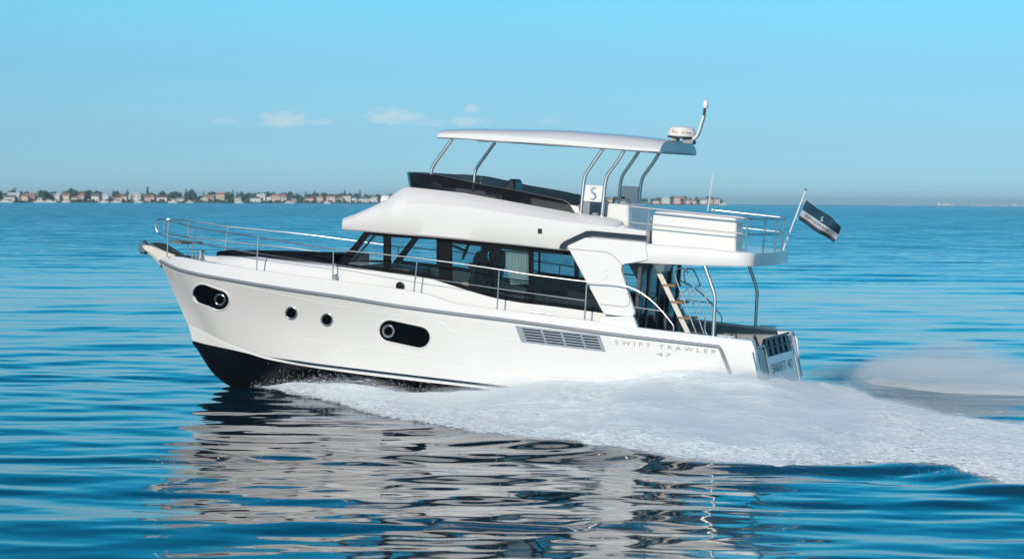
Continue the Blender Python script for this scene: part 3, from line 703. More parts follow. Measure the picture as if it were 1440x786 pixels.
# ---- deckhouse: lower side, glass band, frames
TOPC = [(512, 326), (545, 329.5), (620, 334), (700, 342.5), (790, 351), (860, 357)]
BOTC = [(472, 374.5), (500, 378), (545, 383), (600, 391), (625, 398), (645, 404.5), (660, 409), (680, 415), (700, 420), (735, 426), (770, 430), (846, 440), (862, 442)]
YG = 1.60
tc = np.array(TOPC); bc = np.array(BOTC)
def vt(u): return float(pchip(tc[:, 0], tc[:, 1], u)) if u > 512 else 326 + (512 - u) * 1.2
def vb(u): return float(pchip(bc[:, 0], bc[:, 1], u))
def clampu(u, v):                                      # raked front edge
    return u
for sgn in (1, -1):
    S = lambda p: np.array((p[0], sgn * p[1], p[2])); Yv = lambda d: (0, -sgn * d, 0)
    us = np.linspace(468, 862, 60)
    poly = [P(u, vb(max(u, 472)), YG + .03) for u in us]
    poly += [np.array((poly[-1][0], YG + .03, 1.6)), np.array((poly[0][0] + .02, YG + .03, 1.6))]
    MB().prism([S(p) for p in poly], Yv(.10)).build('cabin_side', M['gel'], yacht, smooth=False, bevel=.015)
    # panes: (bottom start, bottom end, top start, top end)
    def strip(ub0, ub1, ut0, ut1, y, n=14, e0=0, e1=0):
        bot = [P(u, vb(u) - e0, y) for u in np.linspace(ub0, ub1, n)]; top = [P(u, vt(u) + e1, y) for u in np.linspace(ut0, ut1, n)]
        return bot, top
    def pane(ub0, ub1, ut0, ut1, m, name='side_window'):
        b, t = strip(ub0, ub1, ut0, ut1, YG)
        return MB().loft([[S(p) for p in b], [S(p) for p in t]]).build(name, m, yacht)
    def barf(ub0, ub1, ut0, ut1, name='window_post', d=.05, y=YG + .012, e0=0, e1=0):
        b, t = strip(ub0, ub1, ut0, ut1, y, 6, e0, e1)
        return MB().prism([S(p) for p in b + t[::-1]], Yv(d)).build(name, M['frame'], yacht, smooth=False)
    panes = [pane(482, 543, 519, 543, M['glassclear']), pane(547, 619, 547, 619, M['glassclear']), pane(634, 744, 634, 744, M['glass']), pane(748, 860, 748, 858, M['glass'])]
    barf(474, 484, 512, 521, 'windscreen_pillar', .06)
    barf(539, 549, 539, 549); barf(617, 635, 617, 635)
    barf(743, 750, 743, 750, d=.03)
    # slim sliding-window frame inside the third pane, sill and head strips
    mbx = MB()
    def rail_(u0, u1, f0, f1):
        po = []
        for u in np.linspace(u0, u1, 8): po.append(P(u, vb(u) * (1 - f0) + vt(u) * f0, YG + .008))
        for u in np.linspace(u1, u0, 8): po.append(P(u, vb(u) * (1 - f1) + vt(u) * f1, YG + .008))
        mbx.prism([S(p) for p in po], Yv(.03))
    rail_(689.5, 692.5, .12, .93); rail_(689, 745, .125, .165); rail_(635, 745, .38, .40)
    mbx.build('sliding_frame', M['frame'], panes[2], smooth=False)
    mbx = MB()
    for (u0, u1, e, base) in ((486, 850, 5.5, 'b'), (520, 850, 3.5, 't')):
        us2 = np.linspace(u0, u1, 40)
        if base == 'b': po = [P(u, vb(u) + .5, YG + .012) for u in us2] + [P(u, vb(u) - e, YG + .012) for u in us2[::-1]]
        else: po = [P(u, vt(u) - 2, YG + .012) for u in us2] + [P(u, vt(u) + e + (u > 617) * 3.5, YG + .012) for u in us2[::-1]]
        mbx.prism([S(p) for p in po], Yv(.045))
    mbx.build('window_surround', M['frame'], yacht, smooth=False)
    # white deck-edge bulwark block beneath the wing, forward of the side door
    poly = [P(845, 445, 1.9), P(893, 444.5, 1.9), P(902, 468, 1.9), P(845, 462, 1.9)]
    MB().prism([S(p) for p in poly], Yv(-.13)).build('quarter_block', M['gel'], yacht, smooth=False, bevel=.02)
    # wing panel from bulwark to flybridge overhang
    wing = [(797, 346), (823, 334), (908, 341), (911, 366), (887, 370.5), (879, 371.2), (874.2, 374), (873.6, 380), (892, 437), (892.5, 442), (889, 445.5), (882, 445.8), (856, 443), (850, 441.5), (846, 437)]
    MB().prism([S(P(u, v, 1.90)) for u, v in wing], Yv(.14)).build('wing_panel', M['gel'], yacht, smooth=False, bevel=.025)
    rim_pts = [(908, 371.2), (887, 371.2), (879, 371.8), (875, 374.5), (874.4, 380), (892.8, 437), (893.5, 442)]
    hatch = [(801, 350), (853, 354.5), (861, 358), (874, 371), (886, 424), (884, 430), (878, 431.5), (845, 428)]
    MB().tube([S(P(u, v, 1.903)) for u, v in hatch], .006, 6, smooth_pts=.06).build('hatch_seam', M['grey'], yacht)
    # dark accent band curving over the wing
    acc = [(786, 350), (788, 344), (793, 339.5), (824, 325), (832, 324.5), (909, 331.5), (909, 338.5), (832, 331.5), (825, 332.5), (799, 342.5), (795, 346), (793.5, 351)]
    MB().prism([S(P(u, v, 1.88)) for u, v in acc], Yv(.10)).build('accent_band', M['navy'], yacht, smooth=False)
    # hull-side stair scoops
    for (u, v, r) in ((472, 390.5, .075), (563, 402.5, .095)):
        p = P(u, v, YG + .04)
        MB().lathe([(r, 0), (r, .02), (r * .75, .03), (r * .7, -.0)], S(p), 'Y', 20).build('side_vent', M['steel'] if u < 500 else M['black'], yacht)
    p = P(759.5, 325, 1.79); MB().box(S(p), (.09, .05, .1)).build('side_light', M['black'], yacht, bevel=.012)
    for (u0, u1, v0) in ((535, 556, 404), (745, 776, 438.5)):
        a, b = P(u0, v0, 1.85), P(u1, v0 + 3, 1.85)
        MB().tube([S(a), S(b)], .018, 6).tube([S(a * .65 + b * .35), S(a * .65 + b * .35 - np.array((0, 0, .06)))], .016, 6).tube([S(a * .35 + b * .65), S(a * .35 + b * .65 - np.array((0, 0, .06)))], .016, 6).build('mooring_cleat', M['steel'], yacht)

# windscreen: curved front, three panes
bl, tl = P(474, 374.5, YG), P(513, 326, YG - .02)
def wsb(t): return np.array((bl[0] + .32 * (1 - t * t), YG * t, bl[2] + .02 * (1 - t * t)))
def wst(t): return np.array((tl[0] + .26 * (1 - t * t), (YG - .03) * t, tl[2] + .03))
for (t0, t1) in ((.96, .03), (-.03, -.96)):
    ts = np.linspace(t0, t1, 9); MB().loft([[wsb(t) for t in ts], [wst(t) for t in ts]]).build('windscreen_pane', M['glassclear'], yacht)
for t in (0.,):
    a, b = wsb(t), wst(t); d = np.array((0, .045, 0)); MB().prism([a - d, a + d, b + d, b - d], (.03, 0, 0)).build('windscreen_post', M['frame'], yacht, smooth=False)
ts = np.linspace(-1, 1, 17)
MB().loft([[wsb(t) + np.array((.03, 0, -.07)) for t in ts], [wsb(t) + np.array((.03, 0, .04)) for t in ts], [wsb(t) + np.array((-.03, 0, .045)) for t in ts]]).build('windscreen_base', M['frame'], yacht)
for (t0, t1) in ((.75, .45), (.1, .25)):
    a = wsb(t0) + np.array((.05, 0, .02)); b = wsb(t1) * .3 + wst(t1) * .7 + np.array((.05, 0, 0)); MB().tube([a, b], .012, 6).build('wiper', M['black'], yacht)

# ---- roof with flybridge coaming
Lp = [(483, 323.5), (520, 326.5), (560, 329.8), (640, 336.5), (720, 344), (790, 351.5), (850, 357)]
Cp = [(480.5, 313), (505, 304.5), (529, 295.5), (568, 288), (593, 286.3), (638, 289.5), (740, 304), (830, 316), (880, 321), (908, 325)]
Tp = [(482, 311.5), (505, 303), (529, 292), (545, 284), (560, 272.5), (573, 263.5), (590, 265), (654, 272), (725, 285), (808, 300), (856, 306.2), (873, 309.8), (876, 317), (908, 324)]
def crv(px, y):
    a = np.array([P(u, v, y) for u, v in px]); return a
La, Ca, Ta = crv(Lp, 1.72), crv(Cp, 1.80), crv(Tp, 1.48)
mb = MB(); rows = []
xs_ = np.concatenate([np.linspace(La[0, 0] + .02, 1.9, 7), np.linspace(1.75, 1.15, 8), np.linspace(1.0, -3.2, 24), [-3.30, -3.34, -3.5, -3.7, -3.92]])
x0 = xs_[0]
for x in xs_:
    zl = float(pchip(La[:, 0], La[:, 2], x)); zc = float(pchip(Ca[:, 0], Ca[:, 2], x)); zt = float(np.interp(x, Ta[::-1, 0], Ta[::-1, 2]))
    zl = max(zl, 3.30 if x < -2.2 else zl)
    zc = max(zc, zl + .06); zt = max(zt, zc + .01)
    nose = np.clip((x0 - x) / 1.2, 0, 1); yw = 1.0 - .13 * (1 - nose) ** 2.0
    zf = min(zt - .0, 3.85) if x < 1.2 else zt
    yt = 1.48 + (.22 * np.clip((x - 1.35) / .6, 0, 1))
    bulge = lambda y: .42 * (1 - (abs(y) / 1.75) ** 2) * np.clip((x - .3) / 2.2, 0, 1)
    sec = [(1.66 * yw, zl - .012), (1.72 * yw, zl), (1.755 * yw, zl + .035), (1.80 * yw, zl + .6 * (zc - zl)), (1.80 * yw, zc), ((1.80 * .6 + yt * .4) * yw, zc + .45 * (zt - zc)), (yt * yw, zt), ((yt - .05) * yw, zt + .012), ((yt - .12) * yw, zt), ((yt - .15) * yw, zf if x < 1.2 else zt + .01), (.7, zf + (.02 if x > 1.2 else 0)), (0, zf + (.03 if x > 1.2 else 0))]
    full = [(x + bulge(y), y, z) for y, z in sec] + [(x + bulge(y), -y, z) for y, z in sec[-2::-1]]
    rows.append(full)
mb.loft(rows, cap=True)
mb.loft([[r[0] for r in rows], [(r[0][0], 0, r[0][2]) for r in rows], [r[-1] for r in rows]])
mb.build('cabin_roof', M['gel'], yacht, angle=38)
# spotlight on the brow
p = P(543, 288, .2)
sl = MB().lathe([(.05, -.10), (.10, -.06), (.12, .02), (.11, .09), (.06, .11)], p + np.array((0, 0, .09)), 'X', 16).build('searchlight', M['gel'], yacht)
MB().lathe([(.07, -.2), (.045, -.15), (.045, 0)], p + np.array((0, 0, .03)), n=12).build('bracket', M['gel'], sl)

# ---- aft flybridge deck slab
ft0, ft1 = P(800, 330, 1.86), P(1062, 357.2, 1.84); fb0, fb1 = P(873, 371.4, 1.88), P(1062, 375, 1.84)
zt_ = lambda x: ft1[2] + (ft0[2] - ft1[2]) * (x - ft1[0]) / (ft0[0] - ft1[0]) if x < -3.95 else P(908, 340.5, 1.88)[2]
zb_ = lambda x: float(np.interp(x, [fb1[0], P(1000, 373.5, 1.88)[0], fb0[0]], [fb1[2], P(1000, 373.5, 1.88)[2], fb0[2]]))
plan = [(-2.6, 1.86), (-5.0, 1.865)] + [(-6.02 + .28 - .28 * math.sin(a) - .10 * math.sin(a), 1.86 - .30 + .30 * math.cos(a)) for a in np.linspace(.15, math.pi / 2, 7)] + [(-6.18, .8), (-6.20, 0)]
plan = plan + [(x, -y) for x, y in plan[-2::-1]]
mb = MB(); ztop = lambda x: np.interp(x, [-6.4, -3.95, -2.6], [ft1[2], P(908, 340.5, 1.88)[2], 3.60])
rings = [[(x, y * .985, zb_(x) - .004) for x, y in plan], [(x, y, zb_(x) + .03) for x, y in plan], [(x, y, ztop(x) - .03) for x, y in plan], [(x, y * .985, ztop(x)) for x, y in plan]]
mb.loft(rings, closed=True, cap=True); mb.build('flybridge_deck', M['gel'], yacht, angle=50)

# ---- smoked flybridge windscreen
for sgn in (1, -1):
    S = lambda p: np.array((p[0], sgn * p[1], p[2]))
    bt = [(579, 265), (600, 267), (654, 273), (725, 286), (808, 300)]; tp = [(575, 243), (588, 243.3), (619, 246.5), (678, 259.5), (725, 267.5), (756, 274), (790, 281), (799, 284), (805, 293), (808, 299)]
    ub = np.linspace(579, 808, 30); b_ = np.array(bt); t_ = np.array(tp)
    low = [P(u, np.interp(u, b_[:, 0], b_[:, 1]), 1.46) for u in ub]; hi = [P(575 + (u - 579) * (808 - 575) / 229, np.interp(575 + (u - 579) * (808 - 575) / 229, t_[:, 0], t_[:, 1]), 1.54) for u in ub]
    MB().loft([[S(p) for p in low], [S(p) for p in hi]]).build('flybridge_windscreen', M['glassdark'], yacht)
    lo0, hi0 = low[0], hi[0]
    MB().tube([S(p) for p in hi], .006, 6).build('windscreen_edge', M['black'], yacht)
tsf = np.linspace(-1, 1, 15)
MB().loft([[(lo0[0] + .42 * (1 - t * t), lo0[1] * t, lo0[2] - .02) for t in tsf], [(hi0[0] + .45 * (1 - t * t), hi0[1] * t, hi0[2]) for t in tsf]]).build('flybridge_windscreen', M['glassdark'], yacht)
# helm console cowl and seats on the flybridge
pts = [P(700, 300, -.35), P(706, 268, -.35), P(712, 256, -.35), P(717, 251.5, -.35), P(722, 252, -.35), P(724, 258, -.35), P(725, 300, -.35)]
MB().prism(pts, (0, -.55, 0)).build('helm_cowl', M['black'], yacht, bevel=.04)
pts = [P(815, 305, .8), P(812, 288, .8), P(822, 283, .8), P(838, 286, .8), P(842, 305, .8)]
MB().prism(pts, (0, -1.4, 0)).build('helm_seat', M['mgrey'], yacht, bevel=.04)
pts = [P(850, 312, 1.15), P(851, 285.5, 1.15), P(884, 288, 1.15), P(884.5, 336, 1.15), P(850, 336, 1.15)]
MB().prism(pts, (0, -1.75, 0)).build('wet_bar', M['gel'], yacht, bevel=.05)
a = P(858, 284, .2); MB().tube([P(862, 286, .3), P(864, 278, .3), P(882, 278.5, .3), P(886, 286, .3)], .02, 6, smooth_pts=.03).build('grab_rail', M['black'], yacht)
pts = [P(916, 351, 1.5), P(915, 306, 1.5), P(917.5, 300, 1.5), P(923, 297.5, 1.5), P(1028, 303.5, 1.5), P(1034, 306, 1.5), P(1036, 312, 1.5), P(1034.5, 357, 1.5)]
MB().prism(pts, (0, -.6, 0)).build('lounge_seat', M['gel'], yacht, bevel=.035)

# ---- hardtop and its posts
e_t = [(613, 188), (640, 186.3), (700, 188.3), (800, 195.5), (860, 202), (925, 208)]; e_b = [(613, 195), (640, 195.8), (700, 200), (800, 206.2), (860, 211), (925, 215)]
top_c = [(613, 187), (640, 183.2), (680, 182.2), (740, 183), (800, 184.5), (870, 190), (925, 196), (945, 199)]
et, eb = np.array([P(u, v, 1.5) for u, v in e_t]), np.array([P(u, v, 1.5) for u, v in e_b]); tcn = np.array([P(u, v, .9) for u, v in top_c])
mb = MB(); rows = []
for i, x in enumerate(np.concatenate([[.80, .74], np.linspace(.6, -3.9, 18), [-3.98]])):
    z1 = float(pchip(et[:, 0], et[:, 2], x)); z0 = float(pchip(eb[:, 0], eb[:, 2], x)); z2 = float(pchip(tcn[:, 0], tcn[:, 2], x)) + .01
    z2 = max(z2, z1 + .015); s = .97 if i == 0 else 1
    front = np.clip((x + .4) / 1.2, 0, 1)
    bul = lambda y: .22 * (1 - (y / 1.5) ** 2) * front
    sec = [(1.44, z0), (1.5, z0 + .025), (1.5, z1 - .03), (1.46, z1), (1.32, z1 + .5 * (z2 - z1)), (1.1, z1 + .85 * (z2 - z1)), (.8, z2), (.4, z2 + .01), (0, z2 + .012)]
    und = [(.0, z0 + .05), (.6, z0 + .05), (1.1, z0 + .04), (1.3, z0 + .005)]
    half = [(x + bul(y), y * s, z) for y, z in sec]; uh = [(x + bul(y), y * s, z) for y, z in und]
    full = half + [(a, -b, c) for a, b, c in half[-2::-1]] + [(a, -b, c) for a, b, c in uh[::-1]] + uh[1:]
    rows.append(full)
mb.loft(rows, closed=True, cap=True); hardtop = mb.build('hardtop', M['gel'], yacht, angle=40)
posts = [[(636, 196), (612, 229), (607, 238), (604, 268)], [(849, 208), (834, 230), (823.5, 245), (821, 256), (816.5, 303)], [(879, 210), (867, 229.5), (854, 246), (851, 258), (846, 307)]]
for pl in posts:
    for sgn in (1, -1):
        MB().tube([(p[0], sgn * 1.36, p[2]) for p in PX(pl, 1.36)], .036, 10, smooth_pts=.14).build('hardtop_post', M['steel'], yacht)
for sgn in (1, -1):
    S = lambda p: np.array((p[0], sgn * p[1], p[2]))
    pl = [S(P(u, v, 1.37)) for u, v in ((823.5, 260), (848, 261.5), (845.5, 284.5), (820.5, 283))]
    pan = MB().prism(pl, (0, -sgn * .025, 0)).build('post_panel', M['gel'], yacht, smooth=False, bevel=.008)
    c = (834.5, 272.3)
    es = [(839, 265), (835, 264), (831.5, 266.5), (832.5, 270), (836.5, 273), (838, 277), (835, 280.5), (829.5, 280)]
    e2 = [(u, v) for u, v in es]
    MB().tube([S(P(u, v, 1.375)) for u, v in e2], [.006, .02, .022, .024, .024, .02, .016, .006], 6).build('emblem', M['emblem'], pan)
    e3 = [(855, 380), (851.5, 379.5), (849.5, 382), (851.5, 385.5), (854, 388), (852.5, 392), (848.5, 391)]
    MB().tube([S(P(u, v, 1.902)) for u, v in e3], .009, 6).build('wing_emblem', M['mgreyw'], yacht)

# radar, mast
c = np.array((-3.98, 0, 5.74))
c = (P(938.5, 191, 0) + P(978, 195, 0)) / 2
rad = MB().lathe([(.27, .0), (.295, .02), (.30, .06), (.295, .10), (.27, .17), (.23, .205), (.12, .22), (.0, .222)], c, n=32).build('radar_dome', M['gel'], yacht)
MB().lathe([(.27, -.03), (.29, -.02), (.29, .0), (.25, .0)], c, n=32).build('dome_base', M['black'], rad)
MB().box(c + np.array((.12, 0, -.07)), (.1, .3, .08)).box(c + np.array((-.12, 0, -.07)), (.1, .3, .08)).build('dome_foot', M['cream'], rad)
# radar lettering wrapped on the dome
def dome_text(s):
    o = text('lettering', s, M['red'], rad, (0, 0, 0), (1, 0, 0), (0, 1, 0), .085, .42, 1.0, .004)
    for v in o.data.vertices:
        a = math.radians(90 + 12) - (v.co.x - .21) / .297 * -1 * 1.0
        aa = math.pi / 2 + .22 + (v.co.x - .21) / .297; rr = .297 - (v.co.y + .0) * .12 + v.co.z * 1
        v.co = Vector((c[0] + rr * math.cos(aa), c[1] + rr * math.sin(aa), c[2] + .07 + v.co.y))
dome_text("Raymarine")
mp = [P(964, 197, 0), P(975, 196.5, 0), P(980, 193.5, 0), P(984, 186, 0), P(991, 163, 0)]
mast = MB().tube(mp, .028, 8, smooth_pts=.06).tube([p + np.array((0, .09, 0)) for p in mp], .028, 8, smooth_pts=.06).build('light_mast', M['gel'], yacht)
mt = P(992, 158, 0); MB().tube([P(991, 163, 0) + np.array((0, .045, -.02)), P(992.3, 150, 0) + np.array((0, .045, 0))], .03, 8).build('mast_stub', M['dgrey'], mast)
MB().lathe([(.05, 0), (.062, .03), (.058, .12), (.035, .16), (.02, .17)], P(992.5, 152.5, 0) + np.array((0, .045, 0)), n=16).build('masthead_light', M['gel'], mast)
p0 = P(970, 200, 0); MB().box(p0 + np.array((0, .04, .0)), (.22, .3, .09)).build('mast_foot', M['mgrey'], mast, bevel=.02)
MB().tube([P(995, 297, -1.3), P(1003, 244, -1.3)], [.014, .008], 6).build('whip_antenna', M['gel'], yacht)

# ---- bow rails
def railing(pts, r, name='handrail', sm=.12): return MB().tube(pts, r, 8, smooth_pts=sm).build(name, M['steel'], yacht)
ytop = lambda u: float(np.interp(u, [220, 232, 240, 260, 273, 330, 363, 469, 586, 702, 825, 947], [.22, .34, .52, .72, .85, 1.30, 1.48, 1.86, 2.0, 2.06, 2.06, 2.04]))
prt = [(233, 309.5), (241, 312), (259, 316), (273, 320), (330, 328.5), (363, 333.5), (420, 343), (469, 351), (530, 357), (587, 363), (640, 370), (702, 379), (740, 385.5), (822, 396), (858, 398), (877, 401), (895, 408), (908, 416), (921, 427), (934, 441), (945, 455), (947.5, 459), (947, 469)]
P_ = lambda u, v: P(u, v, ytop(u))
top_line = [P_(u, v) for u, v in prt]
mids = [(238, 334.5), (261, 339), (300, 346), (330, 351), (362, 356.5)]
mid_line = [P_(u, v) for u, v in mids]
wire_f = [(362, 356.5), (469, 372), (584, 389), (640, 397), (701, 406), (824, 423)]
wire = [P_(u, v) for u, v in wire_f]
loop_n = [P(233, 309.5, ytop(233)), P(226, 308, .22), P(221.5, 309.5, .2), P(219.5, 315, .2), P(219, 321, .2), P(221.5, 327, .2), P(226, 330, .24), P(238, 334.5, .48)]
stan = [((237, 311, .50), (235, 361, .50)), ((273, 320, .85), (270, 365, .80)), ((363, 333.5, 1.48), (361, 380, 1.5)), ((469, 351, 1.86), (468, 394.5, 1.85)), ((587, 363, 2.0), (582, 410, 1.99)), ((702, 379, 2.06), (699, 435.5, 2.05)), ((825, 396.5, 2.06), (822, 450.5, 2.05))]
for sgn in (1, -1):
    S = lambda p: (p[0], sgn * p[1], p[2])
    railing([S(p) for p in top_line], .0145, 'handrail', .3)
    railing([S(p) for p in mid_line], .0135, 'mid_rail', .2); railing([S(p) for p in wire], .006, 'guard_wire', .2)
    railing([S(p) for p in loop_n], .016, 'pulpit_loop', .05)
    for a, b in stan:
        MB().tube([S(P(*a)), S(P(*b))], .015, 8).lathe([(.03, 0), (.03, .012)], S(P(*b)), n=10).build('stanchion', M['steel'], yacht)
    a, b = P(934, 424, 2.0), P(932, 440, 2.0)
    railing([S(P(893, 432, 2.03)), S(P(934, 438, 2.03))], .008, 'door_wire', .02)
a = P(238, 339, .4); b = P(259, 339, .4)
MB().prism([(a[0], .4, a[2]), (b[0], .55, a[2]), (b[0], -.55, a[2]), (a[0], -.4, a[2])], (0, 0, -.03)).build('pulpit_seat', M['wood'], yacht, smooth=False)

# ---- flybridge aft rails
zr = P(888, 291, 1.75)[2]; zr2 = P(1056, 308, 1.72)[2]; zm = P(888, 313, 1.75)[2]; zm2 = P(1056, 330, 1.72)[2]
xf = P(888, 291, 1.75)[0]; xa = -5.94
def uline(za, zb): 
    return [(xf, 1.75, za), (-5, 1.75, (za + zb) / 2), (xa, 1.72, zb), (xa - .08, 1.5, zb), (xa - .12, 0, zb), (xa - .08, -1.5, zb), (xa, -1.72, zb), (-5, -1.75, (za + zb) / 2), (xf - .8, -1.75, za)]
railing(uline(zr, zr2), .021, 'aft_rail', .12); railing(uline(zm, zm2), .014, 'aft_mid_rail', .12)
railing([(xf, 1.75, zr), (xf, 1.75, zm)], .018, 'rail_end')
for (x, y) in ((P(912, 300, 1.75)[0], 1.75), (xa, 1.72), (xa - .1, .55), (xa - .1, -.55), (xa, -1.72), (-5, -1.75), (P(912, 300, 1.75)[0] - .4, -1.75)):
    zt2 = np.interp(x, [xa, xf], [zr2, zr]); MB().tube([(x, y, zt2), (x, y, 3.6)], .019, 8).build('rail_post', M['steel'], yacht)
# ensign staff (starboard quarter)
sa, sb = P(1098, 360, -1.55), P(1133, 268, -1.55)
staff = MB().tube([sa, sb], .018, 8).build('flag_staff', M['gel'], yacht)
MB().lathe([(.026, 0), (.026, .03)], sb, n=10).build('staff_cap', M['dgrey'], staff)

# ---- cockpit
xb = -3.80
for sgn in (1, -1):
    cp = [(1003, 474), (1004.5, 440), (1006, 418), (1001, 402), (991, 374)]
    MB().tube([(p[0], sgn * 1.9, p[2]) for p in PX(cp, 1.9)], .036, 10, smooth_pts=.15).build('overhang_post', M['steel'], yacht)
frm = MB()
for (y0, y1, z0, z1) in ((1.62, 1.48, .95, 3.3), (.98, .84, .95, 3.3), (.12, .02, .95, 3.3), (-.78, -.9, .95, 3.3), (-1.5, -1.62, .95, 3.3)): frm.box((xb, (y0 + y1) / 2, (z0 + z1) / 2), (.08, abs(y0 - y1), z1 - z0))
frm.box((xb + .002, 0, 3.2), (.07, 3.2, .2)); frm.box((xb + .002, 0, 1.0), (.07, 3.2, .12))
bh = frm.build('cockpit_door_frame', M['dgrey'], yacht, smooth=False, bevel=.008)
for (y0, y1) in ((1.48, .98), (.84, .12), (-.9, -1.5)):
    MB().loft([[(xb - .01, y0, 1.05), (xb - .01, y1, 1.05)], [(xb - .01, y0, 3.1), (xb - .01, y1, 3.1)]]).build('cockpit_door_glass', M['glass'], bh)
# companionway steps to the flybridge
lad = MB()
def stringer(y, dx): 
    a, b = P(921, 372, y), P(968, 470, y); w = np.array((.06, 0, 0)); lad.prism([a - w, a + w, b + w, b - w], (0, -.04, 0))
stringer(1.30, 0); stringer(.78, 0)
ladder = lad.build('flybridge_ladder', M['cream'], yacht, smooth=False, bevel=.01)
for (u, v) in ((941, 400.5), (952, 424), (963, 446), (971, 468.5)):
    p = P(u, v, 1.04); MB().box((p[0] - .06, 1.04, p[2]), (.26, .56, .04)).build('tread', M['wood'], ladder, smooth=False, bevel=.008)
pts = [P(918, 371, 1.36), P(936, 371, 1.36), P(932, 382, 1.36), P(928, 384, 1.36), P(923, 381, 1.36)]; MB().prism(pts, (0, -.6, 0)).build('ladder_head', M['gel'], ladder, bevel=.02)
railing([P(981, 474, 1.36), P(949.5, 390, 1.36), P(950, 381, 1.36), P(954, 377, 1.36), P(960, 376.5, 1.36), P(966, 381, 1.36), P(992.5, 449, 1.36), P(990.5, 464, 1.36), P(996, 474, 1.36)], .016, 'ladder_rail', .08)
railing([P(990, 470, .72), P(962, 391, .72), P(962, 382, .72), P(967, 377, .72), P(974, 378, .72), P(979, 386, .72), P(1001, 441, .72)], .016, 'ladder_rail', .08)
railing([P(952, 421, 1.36), P(968, 404, 1.36)], .012, 'ladder_rail'); railing([P(972, 411, .72), P(985, 399, .72)], .012, 'ladder_rail')
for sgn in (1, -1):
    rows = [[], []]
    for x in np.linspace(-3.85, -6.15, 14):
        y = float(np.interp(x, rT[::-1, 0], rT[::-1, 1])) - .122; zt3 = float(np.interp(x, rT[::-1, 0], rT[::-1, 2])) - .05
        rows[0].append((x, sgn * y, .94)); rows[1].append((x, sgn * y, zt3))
    MB().loft(rows).build('cockpit_shade_panel', M['mgrey'], yacht)  # grey panels added inside the bulwarks; their colour carries the cockpit shade
# aft bench, transom, gate
tb = MB(); tb.prism([(-5.75, -1.75, .95), (-6.2, -1.75, .95), (-6.2, -1.75, 1.4), (-5.75, -1.75, 1.4)], (0, 2.5, 0)); tb.build('cockpit_bench', M['gelmatt'], yacht, bevel=.03)
MB().box((-5.95, -.5, 1.44), (.5, 2.4, .1)).build('bench_cushion', M['mgrey'], yacht, bevel=.03)
def trans(z): return -6.27 - (1.93 - z) * .30
MB().prism([(trans(z) + dx, -1.9, z) for z, dx in ((-.6, .1), (-.6, 0), (.93, 0), (.93, .1))], (0, 3.8, 0)).build('transom', M['gel'], yacht, smooth=False)
MB().prism([(trans(.93), -1.62, .93), (trans(1.55), -1.62, 1.55), (trans(1.55) + .12, -1.62, 1.55), (trans(.93) + .12, -1.62, .93)], (0, 2.5, 0)).build('transom_panel', M['gel'], yacht, smooth=False, bevel=.01)
gr = MB(); gr.prism([(trans(1.552), -1.5, 1.552), (trans(1.86), -1.5, 1.86), (trans(1.86) + .04, -1.5, 1.86), (trans(1.552) + .04, -1.5, 1.552)], (0, 2.36, 0))
grille = gr.build('transom_backrest', M['dgrey'], yacht, smooth=False)
rl = MB(); rl.tube([(trans(1.88), .88, 1.56), (trans(1.88), .88, 1.88), (trans(1.9), -1.55, 1.90)], .03, 8, smooth_pts=.06)
for y in (.5, .0, -.5, -1.0): rl.tube([(trans(1.56) - .015, y, 1.56), (trans(1.88) - .01, y, 1.88)], .018, 6)
rl.tube([(trans(1.7) - .012, .86, 1.72), (trans(1.7) - .012, -1.5, 1.72)], .018, 6); rl.build('backrest_rail', M['black'], grille)
gate = MB().prism([(trans(.97), .98, .97), (trans(1.72), .98, 1.72), (trans(1.72) + .04, .98, 1.72), (trans(.97) + .04, .98, .97)], (0, .62, 0)).build('transom_gate', M['glassdark'], yacht, smooth=False)
MB().tube([(trans(.97), .95, .97), (trans(1.76), .95, 1.78), (trans(1.76), 1.64, 1.78), (trans(.97), 1.64, .97)], .024, 8, smooth_pts=.07).build('gate_frame', M['steel'], gate)
for sgn in (1, -1):
    zs_ = np.linspace(-.2, 1.93, 8)
    ym = lambda z: float(np.interp(z, [.0, .47, 1.75, 1.93], [1.86, 1.9, 2.06, 2.0]))
    mbq = MB(); rows = [[(trans(z) + .26, sgn * (ym(z) - .02), z), (trans(z), sgn * ym(z), z), (trans(z) - .01, sgn * (ym(z) - .06), z), (trans(z) - .01, sgn * 1.70, z), (trans(z) + .26, sgn * 1.66, z)] for z in zs_]
    mbq.loft(rows, cap=True); mbq.build('quarter_post', M['gel'], yacht, angle=40)
    MB().tube([(trans(1.7), sgn * 2.06, 1.72), (trans(1.0), sgn * 1.98, 1.0)], .018, 6).build('quarter_rail', M['steel'], yacht)
    MB().box((-5.75, sgn * 1.93, 1.965), (.34, .05, .03)).box((-5.68, sgn * 1.93, 1.945), (.03, .04, .06)).box((-5.82, sgn * 1.93, 1.945), (.03, .04, .06)).build('stern_cleat', M['steel'], yacht)
    MB().box((-4.9, sgn * 1.86, 1.55), (.9, .03, .3)).build('bulwark_pocket', M['mgrey'], yacht, bevel=.02)
ta = np.array((trans(1.22) - .012, .62, 1.22)); text('transom_lettering', 'SWIFT 47', M['letterb'], yacht, ta, (0, -1, 0), (.30, 0, 1), .27, 1.95, 1.1, .003)
MB().box((trans(.95) - .02, -1.78, .72), (.03, .16, .06)).build('tail_light', M['red'], yacht, bevel=.01)
plan = [(-6.55, 1.75), (-7.9, 1.7), (-8.08, 1.5), (-8.1, 0), (-8.08, -1.5), (-7.9, -1.7), (-6.55, -1.75)]
mb = MB(); mb.prism([(x, y, .62) for x, y in plan], (0, 0, .14)); mb.build('swim_platform', M['mgrey'], yacht, smooth=False, bevel=.03)

